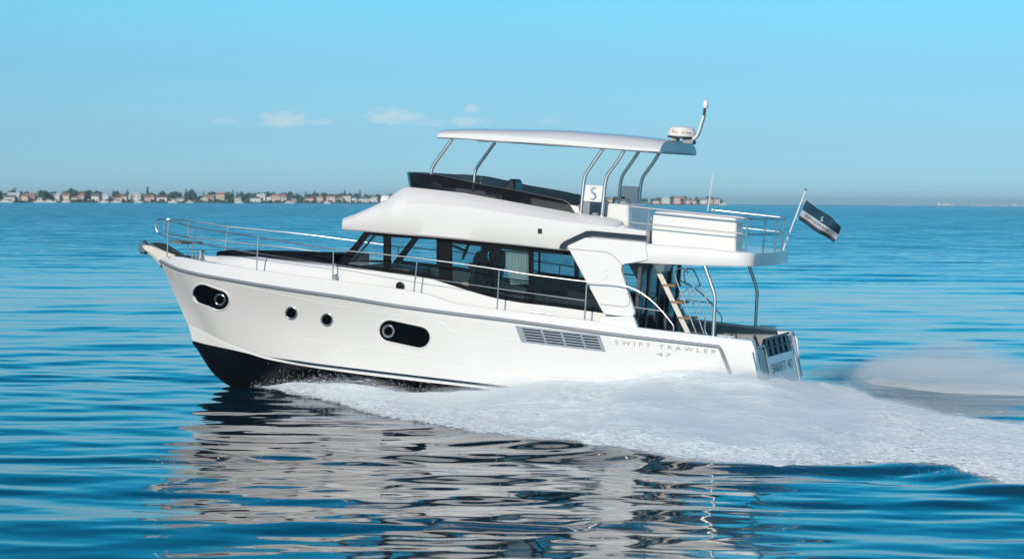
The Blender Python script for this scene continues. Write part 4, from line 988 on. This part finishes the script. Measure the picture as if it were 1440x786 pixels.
# ---- saloon interior
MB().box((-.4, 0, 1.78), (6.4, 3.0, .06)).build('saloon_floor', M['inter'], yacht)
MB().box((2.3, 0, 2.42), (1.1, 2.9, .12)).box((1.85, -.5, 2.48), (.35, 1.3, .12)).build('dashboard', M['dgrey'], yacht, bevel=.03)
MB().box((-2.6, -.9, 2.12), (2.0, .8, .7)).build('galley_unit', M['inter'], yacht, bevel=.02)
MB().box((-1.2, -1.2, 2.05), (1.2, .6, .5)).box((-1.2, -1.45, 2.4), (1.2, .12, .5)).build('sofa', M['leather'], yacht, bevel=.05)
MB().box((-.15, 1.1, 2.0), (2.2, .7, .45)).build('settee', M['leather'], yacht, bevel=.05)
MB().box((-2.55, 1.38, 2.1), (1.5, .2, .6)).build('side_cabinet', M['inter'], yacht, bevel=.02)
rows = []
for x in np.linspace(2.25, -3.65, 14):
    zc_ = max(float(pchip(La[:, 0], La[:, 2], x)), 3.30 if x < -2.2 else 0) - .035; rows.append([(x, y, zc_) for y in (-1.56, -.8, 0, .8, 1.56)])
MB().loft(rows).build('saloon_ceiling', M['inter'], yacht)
# steering wheel
wc = P(655, 353, -.75); th = Matrix.Rotation(R(24), 3, 'Z') @ Matrix.Rotation(R(72), 3, 'Y')
pts = [Vector(wc) + th @ Vector((.18 * math.cos(a), .18 * math.sin(a), 0)) for a in np.linspace(0, 2 * math.pi, 29)]
sw = MB().tube(pts, .022, 8)
for k in range(3):
    a = k * 2.094 + .5; sw.tube([Vector(wc), Vector(wc) + th @ Vector((.18 * math.cos(a), .18 * math.sin(a), 0))], .014, 6)
sw.tube([Vector(wc), Vector(wc) + th @ Vector((0, 0, .4))], .03, 8); sw.build('steering_wheel', M['black'], yacht)
# seats
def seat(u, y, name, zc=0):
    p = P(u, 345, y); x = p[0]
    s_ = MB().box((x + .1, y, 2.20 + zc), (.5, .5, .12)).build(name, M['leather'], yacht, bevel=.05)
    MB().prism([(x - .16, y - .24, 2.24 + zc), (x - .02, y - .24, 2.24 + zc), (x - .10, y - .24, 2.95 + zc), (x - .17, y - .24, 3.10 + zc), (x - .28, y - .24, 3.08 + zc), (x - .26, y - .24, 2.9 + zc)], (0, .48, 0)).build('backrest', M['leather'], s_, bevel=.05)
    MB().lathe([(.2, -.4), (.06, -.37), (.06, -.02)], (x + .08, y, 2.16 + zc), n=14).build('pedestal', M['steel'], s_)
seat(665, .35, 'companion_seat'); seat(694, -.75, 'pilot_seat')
# curtains
for (u0, u1, y) in ((711, 743, 1.45),):
    for sgn in (1,):
        rows = []
        for f in np.linspace(0, 1, 6):
            r_ = []
            for k in range(41):
                t = k / 40; u = u0 + (u1 - u0) * (t if f < .4 else t * (1) + (1 - t) * .35 * (f - .4)); p = P(u, 352 + f * 48, y)
                r_.append((p[0], sgn * (y + .03 * math.sin(k * 1.25)), p[2]))
            rows.append(r_)
        MB().loft(rows).build('curtain', M['curtain'], yacht)

# ------------------------------------------------------------------ anchor held in the bow roller, ensign, helmsman
an = root('anchor', 'blue-grey plough anchor stowed in the roller at the bow', 'anchor', BOAT)
a0 = P(206, 350, 0)
fl = MB()
ol = [P(203, 337.5, 0), P(197.5, 343, 0), (P(196.5, 350, 0)), P(199, 356, 0), P(205, 358, 0), P(208, 350, 0), P(207, 342, 0)]
rows = [[p * (1 - k) + np.array(ol).mean(0) * k + np.array((0, y, 0)) for p in ol] for y, k in ((.09, .25), (.06, .0), (-.06, 0), (-.09, .25))]
fl.loft(rows, closed=True, cap=True)
fl.build('fluke', M['galv'], an, angle=25)
MB().tube([P(203, 350, 0), P(212, 343.5, 0), P(224, 343, 0), P(240, 351, 0)], [.035, .04, .035, .025], 8).build('shank', M['galv'], an)

fl_ = root('ensign_flag', 'dark teal house flag with white and red band streaming from the stern staff', 'flag', BOAT)
A_, B_ = P(1134, 281.6, -1.55), P(1122.7, 309, -1.55); C_, D_ = P(1184, 317, -1.55), P(1171, 341, -1.55)
fm = MB(); NF = 40; bands = [0, .1, .2, .3, .4, .49, .52, .6, .7, .775, .785, .82, .9, 1.]
def fp(s, t):
    top = A_ * (1 - s) + C_ * s; bot = B_ * (1 - s) + D_ * s; p = top * (1 - t) + bot * t
    w = (.03 + .13 * s) * math.sin(8.5 * s + 2.8 * t + .6) ; p = p + np.array((0, w, .035 * math.sin(9 * s + 1.5) * s * (1 - .6 * t))); return p
rows = [[fp(k / NF, t) for k in range(NF + 1)] for t in bands]
for i in range(len(bands) - 1):
    tm = (bands[i] + bands[i + 1]) / 2
    mi = 1 if .49 < tm < .78 else (2 if .784 < tm < .82 else (1 if .775 < tm < .785 else 0))
    fm.loft([rows[i], rows[i + 1]], mi=mi)
fm.build('cloth', None, fl_, merge=True, angle=80, mats=[M['flagd'], M['flagw'], M['flagr']])
eo = [fp(s, t) for s, t in ((.52, .22), (.49, .24), (.485, .30), (.52, .33), (.545, .38), (.53, .43), (.50, .43))]
MB().tube(eo, .016, 6).build('emblem', M['flagw'], fl_)
lt = text('lettering', 'BENETEAU', M['flagd'], fl_, (0, 0, 0), (1, 0, 0), (0, 1, 0), .1, 1, 1.1, .0)
for v in lt.data.vertices:
    p = fp(.12 + .66 * v.co.x, .70 - v.co.y * 1.6); v.co = Vector(p + np.array((0, .012, 0)))
MB().tube([sb + (sa - sb) * .16, A_], .006, 6).tube([sb + (sa - sb) * .40, B_], .006, 6).build('lanyard', M['gel'], fl_)

# helmsman, seated, seen dimly through the saloon glass
pm = root('person', 'person in a dark shirt sitting at the wheel behind the tinted saloon glass', 'person', BOAT)
hx = P(682, 353, -.75); X, Z = hx[0], hx[2]
joints = {'pelvis': ((X - .05, -.75, Z - .80), .15), 'waist': ((X - .07, -.75, Z - .60), .135), 'chest': ((X - .05, -.75, Z - .38), .155), 'neckb': ((X - .02, -.75, Z - .20), .075), 'neck': ((X, -.75, Z - .12), .055), 'head0': ((X + .01, -.75, Z - .03), .085), 'head1': ((X + .005, -.75, Z + .06), .09), 'crown': ((X, -.75, Z + .11), .06)}
order = list(joints); verts = [joints[k][0] for k in order]; rad_ = [joints[k][1] for k in order]; edges = [(i, i + 1) for i in range(len(order) - 1)]
def limb(pts, rs, start):
    prev = start
    for p, r_ in zip(pts, rs): verts.append(p); rad_.append(r_); edges.append((prev, len(verts) - 1)); prev = len(verts) - 1
for s in (1, -1):
    y = -.75
    limb([(X - .05, y + s * .19, Z - .24), (X + .06, y + s * .22, Z - .48), (X + .26, y + s * .15, Z - .36), (X + .34, y + s * .13, Z - .32), (X + .38, y + s * .12, Z - .30)], [.065, .05, .04, .035, .03], 2)
    limb([(X + .02, y + s * .1, Z - .80), (X + .40, y + s * .12, Z - .74), (X + .42, y + s * .12, Z - 1.12), (X + .52, y + s * .12, Z - 1.16)], [.09, .07, .05, .04], 0)
me = bpy.data.meshes.new('body'); me.from_pydata(verts, edges, []); bo = bpy.data.objects.new('body', me); COL.objects.link(bo); bo.parent = pm
sk = bo.modifiers.new('skin', 'SKIN'); bpy.context.view_layer.objects.active = bo
if not me.skin_vertices: 
    bmx = bmesh.new(); bmx.from_mesh(me); bmx.verts.layers.skin.verify(); bmx.to_mesh(me); bmx.free()
for i, sv in enumerate(me.skin_vertices[0].data): sv.radius = (rad_[i], rad_[i]); sv.use_root = (i == 0)
sb_ = bo.modifiers.new('sub', 'SUBSURF'); sb_.levels = 2; sb_.render_levels = 2
me.materials.append(M['skin'])
hd = MB(); hd.lathe([(.0, .14), (.06, .135), (.095, .10), (.105, .04), (.10, -.02), (.07, -.03)], (X - .012, -.75, Z + .02), n=18); hd.build('hair', M['hair'], pm)
MB().lathe([(.10, -.27), (.17, -.22), (.185, -.05), (.17, .0), (.19, .12), (.15, .19), (.075, .22)], (X - .055, -.75, Z - .42), n=20).build('shirt', M['cloth'], pm)
MB().prism([(X + .085, -.765, Z + .03), (X + .085, -.735, Z + .03), (X + .125, -.735, Z - .015), (X + .125, -.765, Z - .015)], (-.03, 0, -.02)).build('nose', M['skin'], pm, bevel=.008)
# ------------------------------------------------------------------ white water thrown off the hull
FXH = np.array([-math.cos(PSI), math.sin(PSI), 0.]); PYH = np.array([-math.sin(PSI), -math.cos(PSI), 0.])
def ground(x, y): return np.array([T0[0], T0[1], 0]) + x * FXH + y * PYH
def foam_material():
    m = bpy.data.materials.new('white_water'); m.use_nodes = True; nt = m.node_tree; N = nt.nodes; L = nt.links; b = N['Principled BSDF']
    b.inputs['Base Color'].default_value = (.80, .845, .88, 1); b.inputs['Roughness'].default_value = .75; b.inputs['Specular IOR Level'].default_value = .25; b.inputs['Sheen Weight'].default_value = 1.0; b.inputs['Sheen Roughness'].default_value = .6
    at = N.new('ShaderNodeAttribute'); at.attribute_name = 'flow'; fa = N.new('ShaderNodeAttribute'); fa.attribute_name = 'cover'
    def nz(sx, sy, det, ro=.6):
        mp = N.new('ShaderNodeMapping'); mp.inputs['Scale'].default_value = (sx, sy, 1); L.new(at.outputs['Vector'], mp.inputs[0])
        n = N.new('ShaderNodeTexNoise'); n.inputs['Scale'].default_value = 1; n.inputs['Detail'].default_value = det; n.inputs['Roughness'].default_value = ro; L.new(mp.outputs[0], n.inputs['Vector']); return n.outputs[0]
    n1 = nz(1.6, 7, 6, .7); n2 = nz(3.5, 24, 5, .75); n3 = nz(.8, 5.5, 7, .75)
    mc = N.new('ShaderNodeMix'); mc.data_type = 'RGBA'; mc.inputs[6].default_value = (.46, .66, .72, 1); mc.inputs[7].default_value = (.90, .965, .97, 1)
    mrc = N.new('ShaderNodeMapRange'); mrc.inputs[1].default_value = .34; mrc.inputs[2].default_value = .60; L.new(n3, mrc.inputs[0]); L.new(mrc.outputs[0], mc.inputs[0]); L.new(mc.outputs[2], b.inputs['Base Color'])
    bp = N.new('ShaderNodeBump'); bp.inputs['Strength'].default_value = .9; bp.inputs['Distance'].default_value = .13; L.new(n1, bp.inputs['Height'])
    bp2 = N.new('ShaderNodeBump'); bp2.inputs['Strength'].default_value = .5; bp2.inputs['Distance'].default_value = .03; L.new(n2, bp2.inputs['Height']); L.new(bp.outputs[0], bp2.inputs['Normal']); L.new(bp2.outputs[0], b.inputs['Normal'])
    # cover: thick white where 1, torn into streaks and lace towards 0
    def mth(op, a, c, d=None):
        q_ = N.new('ShaderNodeMath'); q_.operation = op
        for i, v in enumerate((a, c, d)):
            if v is None: continue
            if isinstance(v, (int, float)): q_.inputs[i].default_value = v
            else: L.new(v, q_.inputs[i])
        return q_.outputs[0]
    mixn = mth('ADD', mth('MULTIPLY', n1, .6), mth('MULTIPLY', n2, .4))
    s = mth('ADD', mixn, mth('SUBTRACT', fa.outputs['Fac'], .5))
    mr = N.new('ShaderNodeMapRange'); mr.interpolation_type = 'SMOOTHSTEP'; mr.inputs[1].default_value = .47; mr.inputs[2].default_value = .58; L.new(s, mr.inputs[0])
    L.new(mr.outputs[0], b.inputs['Alpha'])
    return m
FOAM = foam_material()
def foam_sheet(name, pos, flow, cover, label, nrow, ncol):
    me = bpy.data.meshes.new(name); i = np.arange(nrow - 1)[:, None] * ncol; j = np.arange(ncol - 1)[None, :]
    f = np.stack([i + j, i + j + 1, i + ncol + j + 1, i + ncol + j], -1).reshape(-1, 4)
    me.from_pydata(pos.reshape(-1, 3).tolist(), [], f.tolist())
    a = me.attributes.new('flow', 'FLOAT_VECTOR', 'POINT'); a.data.foreach_set('vector', flow.reshape(-1, 3).astype(np.float32).ravel())
    a = me.attributes.new('cover', 'FLOAT', 'POINT'); a.data.foreach_set('value', cover.astype(np.float32).ravel())
    bm = bmesh.new(); bm.from_mesh(me); bmesh.ops.recalc_face_normals(bm, faces=bm.faces); bm.to_mesh(me); bm.free()
    me.polygons.foreach_set('use_smooth', [True] * len(me.polygons)); me.materials.append(FOAM)
    o = bpy.data.objects.new(name, me); COL.objects.link(o); tag(o, label, 'foam', kind='stuff'); return o
# stations: hull-side line (boat frame), outer line (on the water), height against the hull
L_ = lambda u, v: (lambda r: (r @ FXH, r @ PYH))(G(u, v) - np.array([T0[0], T0[1], 0]))
ST = [((5.15, .42), (380, 547.5), .02), ((4.5, .85), (425, 557), .06), ((3.4, 1.30), (490, 571), .22), ((2.2, 1.62), (570, 590), .22), ((.8, 1.84), (645, 609), .12), ((-.6, 1.9), (710, 620), .20),
      ((-2.2, 1.93), (820, 631), .50), ((-3.6, 1.95), (935, 652), .60), ((-5.0, 1.95), (1030, 659), .68), ((-6.4, 1.92), (1130, 661), .68), (L_(1195, 552), (1220, 661), .22), (L_(1245, 568), (1300, 660), .20),
      (L_(1310, 582), (1400, 690), .16), (L_(1400, 595), (1500, 700), .16), (L_(1600, 616), (1680, 712), .15)]
NSF, NTF = 420, 150
sk_ = np.linspace(0, 1, len(ST)); ss = np.linspace(0, 1, NSF)
inn_ = np.array([ground(*s[0]) for s in ST]); out_ = np.array([G(*s[1]) for s in ST]); hh_ = np.array([s[2] for s in ST])
I_ = np.stack([pchip(sk_, inn_[:, k], ss) for k in range(3)], -1); O_ = np.stack([pchip(sk_, out_[:, k], ss) for k in range(3)], -1); H_ = pchip(sk_, hh_, ss)
tt = np.linspace(0, 1.12, NTF)
base = I_[:, None, :] * (1 - tt)[None, :, None] + O_[:, None, :] * tt[None, :, None]
rel = base - np.array([T0[0], T0[1], 0]); la = -(rel @ FXH); lb = rel @ PYH
width = np.linalg.norm(O_ - I_, axis=1)[:, None]
flow = np.stack([la + .0 * lb, lb - .25 * la, np.zeros_like(la)], -1)
edge_n = (fbm(la * 1.1, lb * .0 + 3, 4, 21) - .5)
T_ = np.clip(tt[None, :] + (edge_n * .16 + (fbm(la * 2.6, lb * 1.6, 4, 23) - .5) * .07) * np.clip(ss * 6, 0, 1)[:, None], 0, 1.2)
env = H_[:, None] * np.clip(1 - T_, 0, 1) ** 1.25
big = fbm(la * .55, (lb - .25 * la) * 1.3, 5, 31) - .42
fine_ = fbm(la * 2.2, (lb - .25 * la) * 5.5, 4, 41) - .5
body = np.clip((1 - T_) * 5, 0, 1) * np.clip(width / 3, .15, 1)
aft = np.clip((ss - .66) / .10, 0, 1)[:, None]; env *= 1 - aft * (1 - np.clip(tt / .22, 0, 1)[None, :] ** .7)
z = env * (1 + .40 * big) + body * (.20 * big + .06 * fine_) * np.clip(.4 + T_, 0, 1)
lip = np.exp(-((T_ - .86) / .07) ** 2) * np.clip((ss[:, None] - .15) * 4, 0, 1)
z += lip * (.10 + .12 * big)
z = z * np.clip((.95 - T_) * 7, 0, 1) ** 1.3 + .025 - .075 * np.clip((T_ - .91) * 11, 0, 1) + .05 * fine_ * np.clip((T_ - .8) * 8, 0, 1)
z += sea_height(base[..., 0], base[..., 1], np.full(la.shape, .15)) + ridge(base[..., 0], base[..., 1]) * (T_ > .5)
pos = base.copy(); pos[:, :, 2] = z
cover = np.full(la.shape, 1.1) - 1.35 * np.clip((T_ - .90) * 9, 0, 1) - 1.2 * aft * np.clip(1 - tt / .16, 0, 1)[None, :]
cover = np.minimum(cover, .35 + 9 * ss[:, None])
foam_sheet('bow_wave', pos, flow, cover, 'white foaming bow wave spreading from the near side of the hull', NSF, NTF)

# churned water astern: patchy foam on the dark trough between the near wash and the far plume
NS2, NT2 = 240, 100
s2 = np.linspace(0, 1, NS2); t2 = np.linspace(0, 1, NT2)[None, :]
NEAR = [L_(1128, 530), L_(1195, 553), L_(1245, 570), L_(1310, 583), L_(1400, 594), L_(1600, 616)]; FAR = [L_(1136, 524), L_(1190, 542), L_(1250, 551), L_(1340, 558), L_(1440, 561), L_(1640, 566)]
kk = np.linspace(0, 1, 6); NEAR, FAR = np.array(NEAR), np.array(FAR); lin = lambda A: np.stack([pchip(kk, A[:, i], s2) for i in (0, 1)], -1)
Nn, Ff = lin(NEAR), lin(FAR); Xf = Ff + np.stack([0 * s2, -3.0 - 3 * s2], -1)
w_ = np.where(t2 < .6, t2 / .6, 1)[..., None]; w2 = np.where(t2 > .6, (t2 - .6) / .4, 0)[..., None]
ab = Nn[:, None, :] * (1 - w_) + Ff[:, None, :] * w_; ab = ab * (1 - w2) + Xf[:, None, :] * w2
pp = np.array([T0[0], T0[1], 0]) + ab[..., :1] * FXH + ab[..., 1:] * PYH; xx, yy = ab[..., 0], ab[..., 1]
n2_ = fbm(xx * .5, yy * 1.8, 5, 71) - .45
farside = np.exp(-((t2 - .80) / .15) ** 2); nearside = np.exp(-((t2 + .02) / .10) ** 2); S2 = s2[:, None]
cv = -.24 + 1.15 * farside + .7 * nearside + .8 * n2_; em = np.clip((1 - np.abs(t2 * 2 - 1)) * 7, 0, 1); st_ = np.clip((S2 - .08) * 5, 0, 1); cv = cv * em * st_ - .35 * (1 - em * st_)
pp[..., 2] = .004 + (.11 * farside * np.exp(-S2 * 1.6) + .06 * np.clip(n2_, 0, 1) * (1 + 3 * farside)) * np.clip((cv - .62) * 2.5, 0, 1) + sea_height(pp[..., 0], pp[..., 1], np.full(xx.shape, .2))
foam_sheet('stern_wake', pp, np.stack([-xx, yy * 1.0, 0 * xx], -1), cv, 'torn white foam of the wake trailing behind the transom', NS2, NT2)

# drifting spray: closed bodies of mist over the bow wave and over the far-side wash
def mist_material(dens, sc, lo, hi):
    m = bpy.data.materials.new('spray_mist'); m.use_nodes = True; nt = m.node_tree; N = nt.nodes; L = nt.links
    for n in list(N): N.remove(n)
    out = N.new('ShaderNodeOutputMaterial'); pv = N.new('ShaderNodeVolumePrincipled'); pv.inputs['Color'].default_value = (.97, .995, 1.0, 1); pv.inputs['Anisotropy'].default_value = .0
    pv.inputs['Density Attribute'].default_value = ''
    at = N.new('ShaderNodeAttribute'); at.attribute_name = 'density'
    tc = N.new('ShaderNodeTexCoord'); mp = N.new('ShaderNodeMapping'); mp.inputs['Scale'].default_value = sc; L.new(tc.outputs['Object'], mp.inputs[0])
    no = N.new('ShaderNodeTexNoise'); no.inputs['Scale'].default_value = 1; no.inputs['Detail'].default_value = 4; no.inputs['Roughness'].default_value = .65; L.new(mp.outputs[0], no.inputs['Vector'])
    mr = N.new('ShaderNodeMapRange'); mr.interpolation_type = 'SMOOTHSTEP'; mr.inputs[1].default_value = lo; mr.inputs[2].default_value = hi; mr.inputs[3].default_value = 0; mr.inputs[4].default_value = dens
    L.new(no.outputs[0], mr.inputs[0]); mm = N.new('ShaderNodeMath'); mm.operation = 'MULTIPLY'; L.new(mr.outputs[0], mm.inputs[0]); L.new(at.outputs['Fac'], mm.inputs[1])
    L.new(mm.outputs[0], pv.inputs['Density']); L.new(pv.outputs[0], out.inputs['Volume']); return m
def fog_nodes(m, voxel, band):
    ng = bpy.data.node_groups.new('mist_body', 'GeometryNodeTree'); ng.interface.new_socket('Geometry', in_out='INPUT', socket_type='NodeSocketGeometry'); ng.interface.new_socket('Geometry', in_out='OUTPUT', socket_type='NodeSocketGeometry')
    a = ng.nodes.new('NodeGroupInput'); z_ = ng.nodes.new('NodeGroupOutput'); mv = ng.nodes.new('GeometryNodeMeshToVolume'); mv.resolution_mode = 'VOXEL_SIZE' if hasattr(mv, 'resolution_mode') else None
    mv.inputs['Voxel Size'].default_value = voxel; mv.inputs['Interior Band Width'].default_value = band; mv.inputs['Density'].default_value = 1.0
    sm = ng.nodes.new('GeometryNodeSetMaterial'); sm.inputs['Material'].default_value = m
    ng.links.new(a.outputs[0], mv.inputs['Mesh']); ng.links.new(mv.outputs[0], sm.inputs[0]); ng.links.new(sm.outputs[0], z_.inputs[0]); return ng
def mist(name, rows_bot, rows_top, m, label, voxel=.07, band=.3):
    """closed body from two equal grids; object axes follow the boat so the streaks run fore and aft"""
    nr, nc = rows_bot.shape[:2]; vs = np.concatenate([rows_bot.reshape(-1, 3), rows_top.reshape(-1, 3)]); o2 = nr * nc; fs = []
    for i in range(nr - 1):
        for j in range(nc - 1):
            a = i * nc + j; fs += [(a, a + nc, a + nc + 1, a + 1), (o2 + a, o2 + a + 1, o2 + a + nc + 1, o2 + a + nc)]
    for i in range(nr - 1):
        a, b = i * nc, i * nc + nc - 1; fs += [(a, o2 + a, o2 + a + nc, a + nc), (b, b + nc, o2 + b + nc, o2 + b)]
    for j in range(nc - 1):
        a, b = j, (nr - 1) * nc + j; fs += [(a, a + 1, o2 + a + 1, o2 + a), (b, o2 + b, o2 + b + 1, b + 1)]
    me = bpy.data.meshes.new(name); MW = Matrix.Rotation(-PSI, 4, 'Z'); inv = MW.inverted()
    me.from_pydata([tuple(inv @ Vector(v)) for v in vs], [], fs); bm = bmesh.new(); bm.from_mesh(me); bmesh.ops.recalc_face_normals(bm, faces=bm.faces); bm.to_mesh(me); bm.free()
    me.materials.append(m); o = bpy.data.objects.new(name, me); COL.objects.link(o); o.matrix_world = MW; md = o.modifiers.new('mist', 'NODES'); md.node_group = fog_nodes(m, voxel, band); tag(o, label, 'spray', kind='stuff'); return o
si = np.arange(12, NSF, 3); ti = np.arange(0, NTF, 4)
bot = pos[np.ix_(si, ti)].copy(); topm = bot.copy(); Tm_ = T_[np.ix_(si, ti)]
k_ = (np.clip((ss[si] - .03) * 9, 0, 1) * (.55 + .6 * np.clip((ss[si] - .3) * 4, 0, 1)) * (1 - .35 * np.exp(-((ss[si] - .66) / .06) ** 2)))[:, None] * np.clip((1.0 - Tm_) * 4, 0.0, 1)
k_ *= 1 - np.clip((ss[si] - .66) / .1, 0, 1)[:, None] * np.clip(1 - tt[ti] / .22, 0, 1)[None, :]
lump = fbm(la[np.ix_(si, ti)] * .8, lb[np.ix_(si, ti)] * .8, 4, 91)
k_ *= 1 - .55 * np.clip((ss[si] - .68) / .08, 0, 1)[:, None]
bot[..., 2] -= .10; topm[..., 2] += np.where(Tm_ < .97, .03 + k_ * (.05 + .46 * np.clip(lump - .2, 0, 1)), -.095)
mist('spray_mist', bot, topm, mist_material(5.0, (1.2, 8.0, 8.0), .42, .66), 'fine white spray blowing off the top of the near bow wave',   .05, .22)
# far-side plume
ns3, nt3 = 90, 24; rowsb = np.zeros((ns3, nt3, 3)); rowst = rowsb.copy()
PB = [G(1118, 526), G(1190, 543), G(1250, 551), G(1340, 558), G(1440, 561), G(1640, 566)]; PH = [.35, .75, 1.0, .88, .6, .3]
PB = np.array(PB); S3 = np.linspace(0, 1, ns3); pb = np.stack([pchip(kk, PB[:, i], S3) for i in range(3)], -1); ph = pchip(kk, np.array(PH), S3)
for i in range(ns3):
    s = S3[i]
    for j in range(nt3):
        t = j / (nt3 - 1); g = pb[i] + (-PYH) * (t * (3.6 + 2.5 * s)); g[2] = 0
        rowsb[i, j] = g + np.array((0, 0, -.08)); prof = math.sin(math.pi * min(1, t * .93 + .06)) ** .6
        hgt = ph[i] * min(1, .15 + s * 3) * prof * (.55 + .95 * float(fbm(np.array(g[0] * .5), np.array(g[1] * .5), 4, 95)))
        rowst[i, j] = g + np.array((0, 0, .05 + hgt))
mist('spray_mist', rowsb, rowst, mist_material(1.4, (.8, 3.2, 3.4), .30, .64), 'pale spray hanging behind the stern over the far side of the wake', .08, .45)
# flung drops along the leading edge of the wave
rg2 = np.random.default_rng(77); dv = []; df = []
octa = np.array([(1, 0, 0), (-1, 0, 0), (0, 1, 0), (0, -1, 0), (0, 0, 1), (0, 0, -1)], float); of = [(0, 2, 4), (2, 1, 4), (1, 3, 4), (3, 0, 4), (2, 0, 5), (1, 2, 5), (3, 1, 5), (0, 3, 5)]
for k in range(15000):
    s = rg2.beta(1.1, 1.6) if k % 3 else rg2.uniform(.07, .40); i = int(s * (NSF - 1)); edge = rg2.random() < .5
    t = rg2.normal(.93, .05) if edge else rg2.uniform(0, .5) ** 1.2 + (.25 if s < .16 else 0); j = int(np.clip(t, 0, 1) / 1.12 * (NTF - 1)); p = pos[i, j].copy()
    p[2] = max(p[2], 0) + rg2.exponential(.05 if edge else .09) * (1 if s > .06 else .5); p[:2] += rg2.normal(0, .06, 2); r_ = rg2.uniform(.003, .008)
    o_ = len(dv); st_ = np.array((1, 1, 1.)) * r_
    dv += [tuple(p + q_ * st_) for q_ in octa]; df += [tuple(o_ + a for a in f) for f in of]
# clots of froth riding on the wash, drawn out along the flow
ax_ = np.stack([-FXH * .93 + PYH * .30, PYH * .93 + FXH * .30, np.array((0, 0, 1.))])
for k in range(40000):
    s = rg2.uniform(.05, .98) ** .9; i = int(s * (NSF - 1)); t = 1 - rg2.beta(1.1, 2.2) if rg2.random() < .6 else rg2.uniform(.02, 1)
    if aft[i, 0] > 0 and t < .16: continue
    t = min(t, .955); j = int(t / 1.12 * (NTF - 1)); p = pos[i, j].copy()
    if T_[i, j] > .965 or big[i, j] + .30 < rg2.random() * .45: continue
    p[:2] += rg2.normal(0, .05, 2); r_ = rg2.uniform(.006, .015); p[2] += rg2.uniform(-.5, .6) * r_
    if rg2.random() < .08: p[2] += rg2.exponential(.05) * min(1, s * 5)
    st_ = ax_ * (np.array((rg2.uniform(2.5, 9), rg2.uniform(.7, 1.2), rg2.uniform(.35, .7))) * r_)[:, None]
    o_ = len(dv); dv += [tuple(p + q_[0] * st_[0] + q_[1] * st_[1] + q_[2] * st_[2]) for q_ in octa]; df += [tuple(o_ + a for a in f) for f in of]
me = bpy.data.meshes.new('spray_drops'); me.from_pydata(dv, [], df); me.materials.append(mat('water_drops', (.85, .88, .9), .3)); o = bpy.data.objects.new('spray_drops', me); COL.objects.link(o)
tag(o, 'small white drops flung off the edge of the bow wave', 'spray', kind='stuff')
